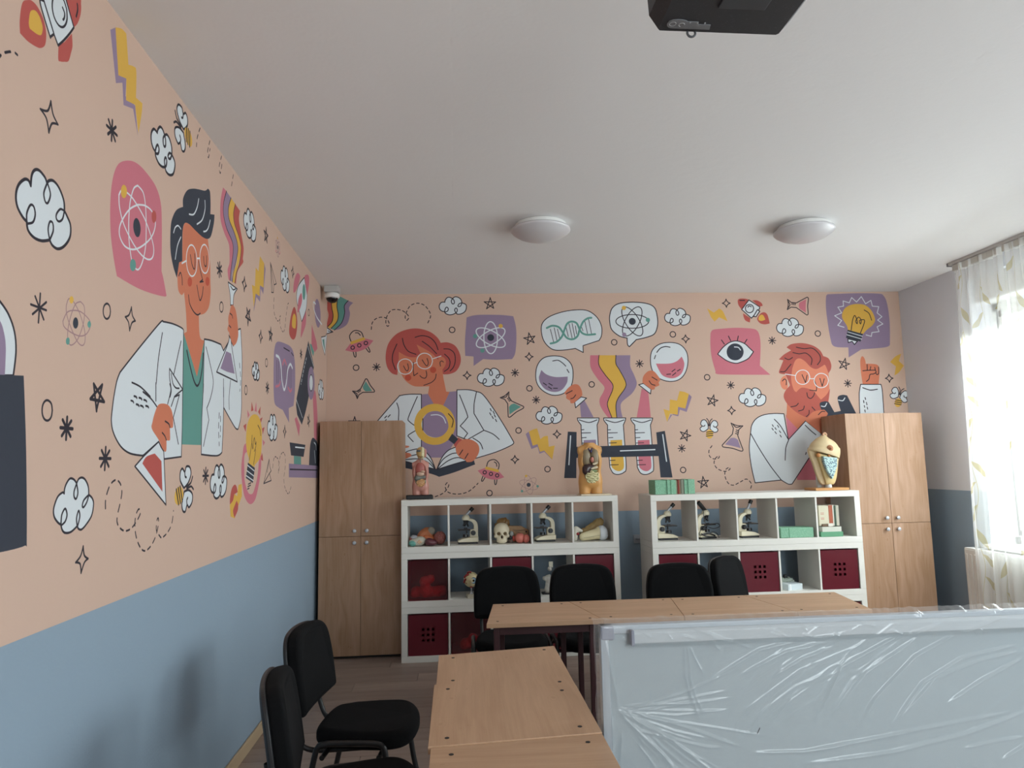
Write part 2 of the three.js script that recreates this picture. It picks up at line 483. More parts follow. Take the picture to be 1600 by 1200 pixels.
-/k8|5136,389 5159,287 5184,241 5203,287 5203,324 5190,297 5222,258 5246,288 5237,327 5230,292 5278,286 5272,327 5228,419
-/k8|5286,186 5332,220 5354,291
p|!4415,1219 !4501,1270 !4872,1289 !4829,1857 !4487,1850 !4424,1468
s|!4435,1107 !4792,1150 !4740,1337 !4580,1421 !4420,1244
f|!4495,818 4513,761 4547,686 4592,667 4644,696 4698,754 4754,774 4815,746 4845,737 !4873,818 !4871,965 !4844,1144 !4478,1139 4471,950
f|4440,841 4401,855 4380,902 4394,954 4427,973 4453,941
h|4375,807 4399,741 !4426,684 !4382,674 4435,627 !4511,585 !4467,556 4520,523 4627,514 4732,539 4802,588 !4832,646 4884,670 4906,728 4900,776 !4873,818 4845,737 4815,746 4754,774 4698,754 4644,696 4592,667 4547,686 4513,761 4491,837 !4437,822
g|!4437,824 !4495,818 4494,903 4513,979 !4536,999 4587,958 4651,965 !4719,998 4748,1042 !4778,1077 4840,1025 !4876,969 4864,1038 4839,1125 !4790,1175 4708,1243 4631,1250 4531,1202 4453,1132 4412,1069 4409,1019 !4438,969 !4479,932
-/k8|4718,873 4742,945 !4736,990 4672,980
-/w8|4681,854 4664,895 4626,921 4581,920 4547,894 4536,852 4553,810 4591,785 4636,785 4670,812 4681,854
-/w8|4867,889 4850,931 4812,956 4767,956 4733,929 4722,887 4739,846 4777,820 4822,821 4857,847 4867,889
-/w8|4678,868 4723,870
-/w8|4437,820 4539,836
-/k8|4605,829 !4634,907 4655,834
-/k8|4782,867 !4800,945 4825,872
-/k8|4566,555 4643,570 4730,568 4794,631 4799,688 4767,731
-/k8|4528,607 4590,621 4659,615 4713,668 4704,730
-/k8|4443,661 4480,677 4520,657
-/k8|4390,796 4434,794 4475,751 4501,723
-/k8|4403,888 4424,869 4442,884 4439,926
-/k8|4641,1007 4647,1047 4676,1063 4707,1036 4718,1008
-/k8|4471,1143 4523,1133 4548,1109
-/k8|4545,1184 4591,1172 4606,1137
-/k7|4618,1241 4646,1217 4651,1179
-/k8|4683,1148 4710,1180
n|4761,1131 4809,1094 !4853,1101 !4904,1202 !4969,1190 4946,1064 4994,1033 !5045,1040 !5122,1218 !5151,1343 !4832,1301
-/w9|4777,1140 4812,1144 4833,1113
-/w9|4954,1083 4996,1090 5020,1063
w/k8|4055,1387 4072,1313 4120,1252 4199,1216 4301,1205 !4397,1210 4409,1319 !4425,1462 !4609,1282 !4778,1424 4700,1535 !4616,1644 !4434,1886 4396,1887 !4329,1847 !4070,1868 4042,1707 4033,1535
-/k8|4054,1393 4128,1537 4231,1711 4329,1847
-/k8|4427,1464 4394,1541 4380,1658
-/k8|4298,1261 4357,1330 4422,1455
-/k8|4602,1324 4648,1372 4702,1419
-/k8|4275,1314 4284,1332
-/k8|4299,1342 4310,1361
-/k8|4326,1320 4337,1340
-/k8|4269,1348 4281,1366
-/k8|4341,1374 4353,1392
-/k8|4296,1381 4309,1401
-/k8|4345,1415 4356,1435
-/k8|4616,1546 4609,1564
-/k8|4594,1588 4586,1607
s|!4609,1282 4686,1198 !4803,1175 4836,1211 !4824,1236 !4777,1262 !4780,1406 !4766,1418
-/k8|4741,1224 4776,1194 4808,1194
-/k8|4764,1268 4791,1253
s|5204,706 5221,656 5241,659 5255,692 !5258,728 5309,728 5367,736 5391,762 5391,823 !5373,931 !5212,929 5203,821
-/k8|5223,797 5274,793 !5348,791 5357,812 5330,829 5293,836 5279,879 5251,903
-/k8|5272,735 5269,793
-/k8|5307,757 5297,792
-/k8|5347,765 5352,794
-/k8|5387,762 5382,823 5365,837 5354,822
w/k8|!5190,931 !5395,934 5405,995 !5403,1211 !5404,1349 !5154,1345 5165,1063 5174,992
-/k9|5209,965 5281,989 5356,982
-/k9|5225,1063 5228,1081
-/k9|5207,1092 5209,1113
-/k8|5234,1110 5238,1135
-/k8|5210,1141 5213,1159
-/k8|5238,1156 5242,1177
-/k8|5212,1184 5215,1205
r|!7,14 !39,33 44,135 56,201 45,266 !5,312 !-6,305 13,201 -1,126
y|!37,28 !102,24 92,117 105,201 91,266 37,326 !5,312 50,247 54,182 39,107
t|!102,24 120,19 !197,60 162,108 164,183 136,276 !69,345 !37,331 91,266 105,201 92,108
u|!197,60 !245,81 207,127 215,193 190,286 127,332 !69,345 136,276 164,183 162,108
-/k7|37,61 44,135 56,201 45,266 5,312
-/k7|97,33 92,117 105,201 91,266 37,328
-/k7|197,60 162,108 164,183 136,276 69,345
w/k8|!1,321 !55,363 !1,379 !-5,377 !-5,321
-/k6|10,351 28,360 42,359
`;
const MURAL_LEFT = `
-:k7|253,555 270,527 294,506 316,492 333,490
r|343,324 359,308 376,296 399,292 421,298 444,315 458,345 456,382 436,405 413,415 375,423 !339,422 334,391 336,350
y|377,333 390,317 405,311 423,317 439,337 437,360 426,371 407,377 !380,381 374,367
r|!523,335 !552,313 !591,258 598,295 592,323 581,357 558,374 538,385 526,385
r|!537,157 !600,231 620,203 634,163 634,130 620,106
w/k7|!420,262 !438,255 !498,320 !479,342 474,338 424,280
w/k7|!428,244 !541,163 !600,231 578,267 549,308 !521,343 !498,323
-/k7|555,200 560,230 549,260 527,277 502,275 484,257 479,228 489,199 511,181 536,182 555,200
-/k7|533,210 545,220 545,236 539,246
-/k7|610,187 616,159 612,142
u|!826,90 !861,58 !898,219 !958,197 !958,266 !1036,261 !1069,368 !1021,282 !946,307 !930,229 !883,258
y|!861,58 905,34 !942,29 !969,136 1010,118 1033,124 !1040,227 !1095,220 1092,264 !1073,353 !1036,258 !963,279 !958,197 !898,219
-/k7|!501,535 516,569 !544,587 513,600 !500,635 484,599 !452,586 488,572 !501,535
*asterisk|871,443 75 0
*cloud|1304,312 164 6
*bee|1500,129 208 -82
-:k7|1700,18 1669,81 1663,127
-:k7|1836,16 1810,83 1824,109 1842,55
-:k7|2012,15 1981,86 2001,113 2023,49
-:k7|2209,33 2180,118
w/k9|!429,830 417,819 397,825 374,851 366,883 375,912 400,932 !421,939 429,961 457,973 495,971 !536,955 552,967 582,968 617,946 643,909 642,872 621,851 !604,839 598,809 570,780 539,770 516,778 !506,791 493,777 464,769 443,777 431,797
-/k7|421,939 419,915 432,887 448,884 458,904 450,930 427,943
-/k7|506,791 493,826 503,849 517,846 526,816 509,790
-/k7|536,955 525,927 531,901 546,899 551,922 536,955
-/k7|604,839 582,842 563,865 565,880 580,882 597,867 604,839
p|997,498 927,544 892,616 884,709 896,807 921,881 !956,951 1113,952 1251,941 1370,924 !1387,913 1352,854 !1330,827 1316,640 1296,546 1242,496 1147,476 1068,476
-/w7|943,653 960,629 999,620 1064,627 1165,670 1238,737 1247,781 1218,810 1158,817 1079,797 993,749 952,696 943,653
-/w7|1092,632 1159,611 1221,613 1254,648 1230,707 1163,766 1081,812 1009,824 964,801 960,765 990,716 1035,669 1092,632
-/w7|1086,558 1055,582 1032,639 1026,702 1031,770 1045,821 1072,869 1116,881 1151,842 1174,771 1172,690 1160,617 1135,568 1086,558
n|1124,710 1124,733 1113,751 1095,758 1077,751 1065,733 1065,711 1076,693 1094,686 1112,693
y|1002,616 999,632 988,646 974,651 962,647 957,634 959,618 970,604 984,599 996,603
r|1260,619 1257,635 1247,648 1234,653 1222,647 1217,634 1219,618 1229,605 1243,600 1254,605
t|1099,868 1096,883 1084,895 1069,899 1056,894 1051,882 1054,867 1065,855 1080,851 1093,855
s|!1535,579 1556,540 1608,527 1692,530 1781,530 !1849,516 1889,612 1904,718 1912,774 1894,846 1838,892 !1763,916 1776,994 1798,1025 !1843,1025 !1855,1087 !1764,1211 !1590,1039 !1623,1024 1603,931 !1574,854 1553,872 1520,868 1502,842 1492,766 !1508,733 !1543,720
t|!1585,1035 !1764,1211 !1845,1024 !1853,1064 !1845,1275 !1845,1237 !1844,1529 !1611,1533 !1597,1266 !1603,1301
-/k11|1631,1110 1670,1166 1723,1230 1768,1254 1803,1229 1829,1161 1836,1090
n|!1490,811 1444,770 1410,706 1405,609 1424,557 1463,512 !1530,474 1527,436 1568,383 1634,347 1717,317 1791,293 !1827,268 1859,271 1873,329 !1874,381 !1933,362 1928,408 1894,484 1849,516 1781,530 1692,530 1608,527 1556,540 1535,579 1536,640 !1543,720 !1508,736
-/w8|1714,365 1696,414 1658,461 1604,481
-/w8|1795,342 1799,386 1766,449 1703,493
-/w8|1875,412 1852,458 1823,485 1790,499
-/w7|1437,625 1452,597 1482,578 1514,582
-/w7|1517,618 1484,667 1465,734
d|1665,782 1661,797 1648,808 1632,812 1618,808 1612,797 1615,783 1628,771 1644,767 1659,771
d|1890,720 1886,734 1873,746 1856,750 1841,746 1835,734 1839,720 1852,708 1869,704 1884,708
-/w7|1718,664 1713,711 1685,746 1645,758 1608,742 1589,705 1593,661 1620,625 1660,611 1698,626 1718,664
-/w7|1879,608 1874,652 1847,687 1808,698 1772,683 1753,647 1758,605 1784,570 1822,557 1859,572 1879,608
-/w8|1717,655 1753,644
-/w8|1540,731 1590,704
-/k7|1634,664 1658,702 1688,715 1693,676 1685,643
-/k7|1801,621 1814,656 1838,658 1843,631 1841,606
-/k7|1740,662 1766,703 !1798,736 !1763,757 1807,743
-/k7|1510,796 1527,777 1546,796 1552,825
-/k7|1727,783 1748,819 1773,844 1799,812 1808,769
-/k7|1628,854 1646,890 1695,915 1745,920 1781,905
w/k7|!1585,1035 1572,1020 1470,1020 !1362,1032 1334,1043 1168,1168 !1012,1291 990,1327 974,1384 968,1419 964,1470 985,1513 1043,1558 1116,1581 !1220,1588 !1231,1586 !1366,1529 !1413,1567 !1427,1599 !1609,1587 !1608,1464 !1597,1266 !1600,1301
-/k7|1361,1080 1333,1191 1321,1291 1318,1298 1324,1366
-/k7|1561,1079 1534,1139 1495,1233
-/k7|!1463,1336 1473,1306 1451,1255 !1447,1217 !1599,1290 !1539,1316 1509,1331
-/k7|1467,1237 1488,1276 1521,1291 1558,1289
-/k7|1108,1317 1183,1326 1271,1355 1204,1342 1276,1361 1342,1392
-/k7|1456,1282 1468,1309 1441,1369
-/k7|1479,1375 !1509,1332 !1563,1317 !1505,1421 1570,1532
-/k8|1130,1366 1147,1367 1154,1371
-/k8|1172,1368 1190,1369 1197,1373
-/k8|1214,1372 1232,1373 1240,1377
-/k7|1106,1385 1122,1386 1129,1391
-/k8|1151,1395 1168,1396 1175,1400
-/k8|1187,1397 1205,1398 1212,1402
-/k8|1233,1394 1252,1395 1259,1399
w/k7|!1366,1529 !1236,1588 !1161,1629 1297,1701 !1462,1789 !1419,1567 !1389,1549
r|!1224,1618 1257,1592 !1333,1578 !1400,1608 !1421,1733
s|1352,1379 1418,1370 1465,1379 1497,1408 1506,1460 !1473,1467 1480,1514 1466,1521 !1443,1521 1445,1562 !1430,1569 1401,1553 1365,1522 1297,1480 1300,1453 1318,1416
-/k7|1422,1442 1460,1451 1473,1465
-/k7|1397,1491 1425,1504 1441,1520
w/k8|!1845,1018 1949,1007 !2086,1002 !2129,1028 !2229,949 !2289,975 !2366,869 !2409,855 2450,1019 2454,1184 2463,1292 2448,1369 !2411,1422 2351,1416 !2156,1324 2156,1435 !2149,1557 2073,1576 !1852,1573 !1844,1398 !1853,1236 !1852,1275
-/k7|1872,1052 1932,1123 1987,1207 1959,1287 !1908,1347 !1941,1403 1878,1533
-/k7|2147,1219 2156,1324
-/k7|2256,1170 2239,1260 2247,1326
-/k7|2141,1176 2149,1268
-:k7|2089,1358 2087,1439 2103,1524
-:k7|2111,1374 2116,1478
-:k7|2404,1054 2432,1132 2424,1209
w/k8|!2209,931 2199,975 !2032,1153 !2373,1163 2266,990 !2246,946
u|!2172,1023 !2252,1023 !2324,1124 2197,1130 !2089,1127
p|!2049,170 !2104,169 2067,245 2073,314 2130,364 2218,403 2242,456 2211,573 !2204,631 !2180,634 2158,588 2184,541 2183,495 2166,440 2086,403 2024,351 2017,257
u|!2104,169 !2181,176 2144,247 2161,305 2251,347 2313,392 2318,449 2276,526 2237,586 !2247,628 !2204,631 2212,581 2242,464 2225,413 2118,368 2069,307 2073,243
y|!2181,176 !2257,182 2231,247 2254,297 2328,337 2380,392 2365,456 2311,557 !2284,624 !2244,628 2255,581 2307,505 2318,445 2313,392 2251,347 2161,305 2144,247
r|!2257,182 !2343,189 2328,245 2365,299 2426,377 2418,444 2424,466 2329,544 !2304,625 !2282,622 2307,562 2358,490 2380,392 2328,337 2254,297 2231,247
-/k7|2104,169 2067,245 2069,311 2124,366 2223,409 2242,460 2212,577 2204,631
-/k7|2181,176 2144,247 2161,305 2251,347 2313,392 2318,445 2255,577 2244,628
-/k7|2257,182 2231,247 2254,297 2328,337 2380,392 2358,490 2307,562 2284,623
w/k7|!2172,648 !2330,645 2275,694 !2266,753 !2222,763 2210,710
-/k7|2214,659 2259,668 2305,650
s|2238,759 2288,758 2325,785 2355,844 2369,901 2338,950 !2289,975 2246,951 !2211,915 2182,903 !2199,876 2191,841 2209,805
-/k7|2218,809 2251,812 2265,825
-/k7|2207,877 2240,883
*cloud|2541,200 172 0
*star|2892,145 100 0
*atom|3193,131 133 20 a2 n y240 p0 p120
*asterisk|2031,620 79 0
*sparkle|2458,584 85 0
*star|2546,756 105 180
*sparkle|2820,825 80 0
*star|3053,767 93 0
*cloud|3416,295 175 0
*sparkle|3644,180 87 0
u|!2865,342 !2898,368 !2856,545 !2796,523 !2787,610 !2706,600 !2660,702 !2658,678 !2689,582 !2776,578 !2778,507 !2857,502
y|!2764,324 !2865,342 !2861,501 !2778,507 !2776,578 !2689,582 !2658,678 !2607,549 !2670,542 !2676,423 !2740,428
-/k7|!3011,292 !3174,393 !3113,416 !3104,471 !3053,483 !3011,292
-/k7|3011,292 3113,416
-/k7|3011,292 3079,465
-:k7|3120,504 3115,564 3137,609 3216,639 3274,624 3302,588 3278,613 3307,663 3381,687 3431,649 3457,565 3494,477 3515,451 3547,440
r|3697,436 3770,447 3821,532 3783,635 3703,683 3598,680 3561,634 3610,521
y|3712,482 3774,502 3767,576 3709,596 3649,589 3657,527
p|3799,142 3887,138 3877,176 3760,292 !3678,329 3674,280 3717,202
p|!4044,112 4083,81 4180,51 4230,62 4228,124 !4163,232
p|!4129,355 4124,481 !3959,622 3945,604 !3976,488
w/k9|!4044,112 !4163,226 4129,355 !3976,488 3894,431 3802,378 3785,308 3854,222
t|4093,219 4085,260 4059,290 4026,298 3999,281 3986,246 3993,206 4018,176 4051,167 4080,184
p|3935,268 3975,284 3966,339 3869,431 !3815,448 3850,338
-/k7|4272,350 4266,368 4250,381 4229,386 4211,380 4203,365 4209,348 4225,334 4246,330 4264,336 4272,350
u|4740,252 4739,330 4688,389 4608,406 4529,376 4482,311 4482,236 4529,178 4608,158 4689,186
-/w17|4514,220 4429,224 4432,273 4578,324 4807,341
*cloud|2731,1055 109 0
-/k7|2993,964 2989,979 2976,991 2959,993 2944,986 2938,972 2942,956 2955,945 2972,942 2986,949 2993,964
-/k7|2563,1188 2560,1204 2548,1215 2532,1216 2519,1208 2513,1194 2517,1178 2528,1167 2544,1165 2557,1173 2563,1188
*asterisk|3000,1127 74 0
*asterisk|3968,751 76 0
u|3227,785 3155,849 3144,949 3157,1126 3192,1210 3299,1230 !3411,1236 !3610,1315 !3591,1209 !3738,1180 3777,1060 3773,895 3722,793 3626,754 3450,758
-/k7|3227,912 3238,1068
-/k7|3276,914 3277,1059
-/k7|3329,957 3328,1028
-/k7|3398,922 3403,1044
-/k7|3450,909 3460,1053
-/k7|3504,912 3500,1006
-/k7|3582,922 3591,1053
-/k7|3637,903 3648,1052
-/p17|3211,1094 3298,1076 3330,1048
-/p18|3388,918 3437,877 3492,903
-/p18|3559,1062 3627,1084 3676,1062
-/w20|3205,883 3284,886 3337,931 3375,1027 3442,1091 3502,1037 3539,938 3613,883 3683,902
-/k9|3410,795 3584,791
-/k9|3641,792 3711,806
p|!4360,433 !4576,544 !4621,598 !4503,649 !4363,607
t|!4289,611 !4362,604 !4478,650 !4438,697 !4336,652
p|!4432,989 4556,988 4626,1095 4666,1219 4656,1262 !4665,1400 !4523,1405 4498,1240 4472,1139
n|!4236,596 !4480,775 4275,1066 !4148,1210 !4034,1304 !3865,1237 !3820,1165 !3841,1108
-/w9|4219,644 4465,778
-/w8|3830,1126 4054,1248
-:w13|4170,751 4080,853 3984,986
u|4514,918 4491,1005 4421,1063 4334,1072 4262,1029 4231,951 4251,868 4317,808 4404,796 4480,838
w/k8|4443,923 4431,965 4396,994 4350,999 4312,978 4296,941 4307,899 4342,870 4387,864 4426,885
*cloud|4806,942 179 0
p|!3783,1276 !3842,1255 !3970,1314 !3938,1402
n|!3634,1456 !4178,1458 !4117,1555 !3685,1550
t|!3778,1551 !4025,1556 !4030,1623 !3783,1612
n|4507,1390 4403,1416 4350,1495 !4329,1620 !4712,1632 4701,1449
u|!3622,1610 !4695,1626 !4702,1732 !3629,1709
-/k10|3659,1652 4682,1663
-/w11|3821,1486 4139,1485
-/w11|4525,1427 4604,1446 4623,1489
-/w11|4545,1497 4592,1601
*cloud|3150,1375 173 0
*sparkle|3481,1385 86 0
*star|4291,1257 105 90
-/k7|!2958,1738 !3077,1584 3103,1635 !3135,1659 !3091,1675 !3140,1722 !2958,1738
-/k7|3077,1584 3038,1667
-/k7|2958,1738 3091,1675
-:k7|3170,1640 3194,1583 3239,1566 3308,1582 3345,1626 3325,1677 3334,1616 3366,1562 3435,1533 3504,1555 3515,1626 3483,1712 3516,1778 3616,1827 3681,1798 3706,1768
r|!2658,1247 !2650,1306 !2700,1296
p|!2752,1238 !2721,1298 !2771,1300
r|!2850,1258 !2799,1298 !2845,1316
p|!2574,1302 !2586,1350 !2623,1329
r|!2505,1400 !2562,1383 !2552,1433
r|!2951,1383 !2895,1394 !2915,1431
p|!2969,1479 !2911,1462 !2930,1502
r|!2914,1546 !2868,1586 !2934,1597
r|!2901,1323 !2845,1338 !2867,1361
p|2564,1498 2501,1574 2488,1655 2515,1736 2568,1808 2671,1850 2774,1830 2845,1749 2886,1657 2889,1582 2860,1529
b|2562,1552 2545,1655 2561,1717 2622,1776 2681,1793 2740,1780 2810,1700 2835,1613 2823,1565
y|2718,1318 2631,1344 2577,1398 2563,1482 2589,1547 2628,1584 !2623,1610 !2743,1635 2765,1618 2849,1587 2886,1546 2896,1470 2881,1381 2812,1327
n|!2611,1608 !2756,1640 !2721,1729 !2578,1696
-/w7|2607,1624 2745,1657
-/w7|2592,1654 2737,1687
-/w7|2583,1683 2728,1714
-/k7|2683,1447 2683,1486 2704,1526 2716,1485 2732,1460 2755,1497 2770,1483 2764,1514 2736,1540
-/k7|2800,1379 2850,1405 2869,1439
-/k7|2636,1593 2686,1482
-/k7|2727,1618 2766,1531
-/k7|2626,1733 2683,1726
-/k7|2620,1747 2677,1740
-/k7|2614,1761 2649,1757
r|2374,1729 2409,1741 !2430,1771 !2370,1782 2352,1819 !2300,1831 2301,1794 2326,1749
y|!2443,1732 !2502,1728 !2510,1798 !2444,1850 !2389,1912 !2318,1897 !2299,1835 !2352,1814 !2374,1779 !2422,1794
r|!2415,1817 !2444,1837 2441,1871 !2385,1908 2357,1871 !2383,1842
*bee|1658,1732 215 75
*asterisk|1920,1675 77 0
*cloud|2113,1706 169 0
w/k7|!688,1712 677,1709 652,1722 635,1755 640,1779 660,1797 !679,1806 688,1823 705,1833 738,1833 !773,1818 783,1828 801,1831 829,1817 860,1791 869,1754 858,1734 !835,1722 829,1695 809,1673 788,1665 768,1669 !757,1683 739,1670 716,1667 699,1680 689,1697
-/k7|679,1806 681,1776 698,1759 710,1778 702,1798 682,1808
-/k7|757,1683 744,1708 747,1726 759,1731 767,1712 757,1684
-/k7|773,1818 767,1793 777,1770 786,1789 776,1818
-/k7|835,1722 806,1738 798,1756 808,1760 825,1745 835,1724
-:k7|951,1773 949,1745 960,1716 981,1690 1018,1677 1052,1692 1066,1723 1055,1764 1041,1800 1040,1827 1063,1849 1101,1863 1147,1860 1185,1842 1215,1819 1225,1802 1208,1791 1186,1813 1182,1852 1198,1896 1234,1936 1277,1955 1328,1943 1370,1910 1393,1866 1391,1839 1378,1846 1376,1884 1407,1909 1436,1920 1492,1902 1530,1869 1543,1818
-/k7|!816,1886 826,1916 !851,1930 829,1939 !811,1970 802,1940 !775,1932 803,1915 !816,1886
*star|859,1395 95 180
-/k7|599,1462 596,1480 584,1492 567,1493 553,1483 547,1466 550,1448 562,1436 578,1435 593,1444 599,1462
*asterisk|682,1511 69 0
*asterisk|933,1602 77 0
-/k7|505,1127 504,1213
-/k7|481,1141 529,1199
-/k7|463,1169 539,1169
-/k7|537,1145 474,1195
-/a4|629,1183 650,1151 688,1136 733,1132 783,1147 791,1168 769,1197 729,1211 678,1209 638,1199 629,1183
-/a4|643,1131 654,1107 679,1107 722,1138 756,1185 763,1222 747,1239 713,1228 664,1181 646,1152 643,1131
-/a4|724,1099 749,1113 748,1164 719,1223 682,1249 662,1234 661,1194 677,1145 697,1112 724,1099
n|717,1171 715,1182 708,1190 698,1192 690,1187 686,1178 688,1167 695,1158 705,1156 713,1161
y|683,1103 681,1110 675,1116 668,1118 662,1115 659,1109 660,1102 666,1096 673,1094 680,1097
t|795,1159 794,1166 789,1171 782,1173 776,1170 773,1164 775,1157 780,1152 787,1150 792,1153
t|673,1238 672,1245 667,1250 660,1251 654,1248 652,1242 653,1235 658,1230 665,1228 671,1231
-/k7|921,1087 918,1103 906,1116 890,1119 877,1112 871,1098 874,1081 886,1069 901,1065 915,1072 921,1087
-/k7|!1078,1036 1088,1065 !1114,1081 1087,1094 !1071,1127 1059,1097 !1032,1083 1061,1069 !1078,1036
w/k7|!288,1175 328,1192 367,1219 397,1261 409,1312 !404,1382 !310,1394
u|294,1237 333,1244 354,1274 365,1314 !368,1388 !310,1395
-/k7|2104,801 2100,817 2087,830 2071,833 2057,827 2050,813 2054,796 2066,784 2083,780 2097,786 2104,801
w/k8|!4787,464 !4998,415 !5051,380 !5065,413 !4979,599 4833,529
t|!4843,477 !4934,454 !4985,567 4895,518
n|!249,1397 !450,1376 481,1577 509,1828 499,1850 !394,1855 !294,1851
`;
// ---------------------------------------------------------------- mural print (flat wallpaper print; coordinates are millimetres on the wall, x along it, y down from the ceiling)
const INK = { k: '#2b2730', w: '#d9dfe3', b: '#d0b2a0', u: '#94809a', y: '#dcae4c', p: '#cb7583', r: '#b8564f', s: '#cf7a5c', d: '#c2543e', t: '#63998f', n: '#363b47', h: '#b0584f', g: '#b55c50', f: '#d98468', a: '#a07e82' };
function smooth(g, list, closed) {            // Catmull-Rom through the points; '!' marks a corner
  const P = list.split(' ').map((t) => { const k = t[0] === '!'; const [x, y] = (k ? t.slice(1) : t).split(',').map(Number); return { x, y, k }; });
  const n = P.length, at = (i) => (closed ? P[(i + n) % n] : P[Math.max(0, Math.min(n - 1, i))]);
  g.beginPath();
  g.moveTo(P[0].x, P[0].y);
  for (let i = 0; i < (closed ? n : n - 1); i++) {
    const a = at(i - 1), b = at(i), c = at(i + 1), d = at(i + 2);
    if (b.k && c.k) { g.lineTo(c.x, c.y); continue; }
    const t = 1 / 6;
    g.bezierCurveTo(b.k ? b.x : b.x + (c.x - a.x) * t, b.k ? b.y : b.y + (c.y - a.y) * t, c.k ? c.x : c.x - (d.x - b.x) * t, c.k ? c.y : c.y - (d.y - b.y) * t, c.x, c.y);
  }
  if (closed) g.closePath();
}
const CLOUD = ['!645,235 590,240 557,290 565,345 600,378 !640,385 655,415 710,437 770,430 !815,405 840,428 900,422 960,380 980,310 965,270 !910,250 895,195 850,158 800,152 !765,180 720,158 680,165 650,205',
  '!640,385 650,340 672,315 695,335 690,370 660,390 !640,385', '!765,180 745,215 755,255 775,265 793,245 785,205 !765,180', '!815,405 797,370 803,340 820,330 835,350 832,385 !815,405', '!910,250 870,260 848,295 862,308 890,295 !910,250'];
const MOTIF = {
  ring(g) { g.beginPath(); g.arc(0, 0, 0.5, 0, 7); g.stroke(); },
  asterisk(g) { for (let i = 0; i < 4; i++) { const a = i * Math.PI / 4; g.beginPath(); g.moveTo(Math.cos(a) / 2, Math.sin(a) / 2); g.lineTo(-Math.cos(a) / 2, -Math.sin(a) / 2); g.stroke(); } },
  sparkle(g) { g.beginPath(); g.moveTo(0, -0.5); g.quadraticCurveTo(0.08, -0.1, 0.48, 0); g.quadraticCurveTo(0.08, 0.1, 0, 0.5); g.quadraticCurveTo(-0.08, 0.1, -0.48, 0); g.quadraticCurveTo(-0.08, -0.1, 0, -0.5); g.closePath(); g.stroke(); },
  star(g) { g.beginPath(); for (let i = 0; i <= 5; i++) { const a = -Math.PI / 2 + i * Math.PI * 0.8, r = 0.54 - (i % 2) * 0.05; g.lineTo(Math.cos(a) * r, Math.sin(a) * r + 0.03); } g.closePath(); g.stroke(); },
  cloud(g, w) {
    g.scale(1 / 285, 1 / 285); g.translate(-768, -295); g.lineWidth = w * 285;
    smooth(g, CLOUD[0], true); g.fillStyle = INK.w; g.fill(); g.stroke();
    for (let i = 1; i < 5; i++) { smooth(g, CLOUD[i], true); g.stroke(); }
  },
  flask(g, w, x) {
    g.scale(0.01, 0.01); g.lineWidth = w * 100;
    smooth(g, '!-24,-50 0,-46 !24,-50 !11,-32 !11,-8 !42,42 36,49 0,46 -36,49 !-42,42 !-11,-8 !-11,-32', true); g.stroke();
    smooth(g, '-15,-46 0,-38 15,-46', false); g.stroke();
    g.fillStyle = INK[x]; smooth(g, '!-15,8 0,4 !15,8 !32,38 0,37 !-32,38', true); g.fill();
    for (const y of [-27, -20, -13]) { g.beginPath(); g.moveTo(11, y); g.lineTo(1, y - 1); g.stroke(); }
  },
  bee(g, w) {
    g.scale(0.01, 0.01); g.lineWidth = w * 90;
    g.fillStyle = INK.w;
    for (const s of [-1, 1]) {
      smooth(g, [[4, 2], [8, -22], [22, -40], [38, -36], [44, -18], [36, -8], [46, 4], [40, 16], [24, 18]].map(([x, y], i) => (i ? '' : '!') + x * s + ',' + y).join(' '), true); g.fill(); g.stroke();
      smooth(g, `${36 * s},-8 ${26 * s},-8 ${22 * s},-14`, false); g.stroke();
      smooth(g, `${2 * s},-12 ${4 * s},-36 ${14 * s},-48`, false); g.stroke();
    }
    g.fillStyle = INK.y; g.beginPath(); g.ellipse(4, 30, 18, 23, 0.1, 0, 7); g.fill();
    for (const y of [18, 28, 38]) { g.beginPath(); g.moveTo(-13, y + 3); g.lineTo(21, y - 3); g.stroke(); }
  },
  ufo(g, w) {
    g.scale(0.01, 0.01); g.lineWidth = w * 100;
    smooth(g, '-26,-12 -24,-40 0,-54 24,-40 26,-12', false); g.stroke(); smooth(g, '2,-44 12,-40 17,-28', false); g.stroke();
    for (const s of [-1, 1]) { smooth(g, `!${s * 20},24 ${s * 27},48 ${s * 33},46 !${s * 30},18`, false); g.stroke(); }
    g.fillStyle = INK.p; smooth(g, '!-60,10 !-30,-10 !30,-10 !60,10 30,28 0,33 -30,28', true); g.fill();
    g.fillStyle = INK.y; smooth(g, '!-29,-16 !29,-16 !31,-4 !-31,-4', true); g.fill();
    for (const x of [-28, 0, 28]) { g.beginPath(); g.arc(x, 10, 7, 0, 7); g.stroke(); }
  },
  atom(g, w, spec) {
    const [line, nucleus, ...e] = spec.split(' ');
    g.strokeStyle = INK[line[0]]; g.lineWidth = w * Number(line.slice(1)) / 4;
    for (const r of [0, 60, 120]) { g.beginPath(); g.ellipse(0, 0, 0.5, 0.21, r * Math.PI / 180, 0, 7); g.stroke(); }
    g.fillStyle = INK[nucleus]; g.beginPath(); g.arc(0, 0, 0.105, 0, 7); g.fill();
    for (const q of e) { const a = Number(q.slice(1)) * Math.PI / 180; g.fillStyle = INK[q[0]]; g.beginPath(); g.arc(Math.cos(a) * 0.48, Math.sin(a) * 0.48, 0.065, 0, 7); g.fill(); }
  },
};
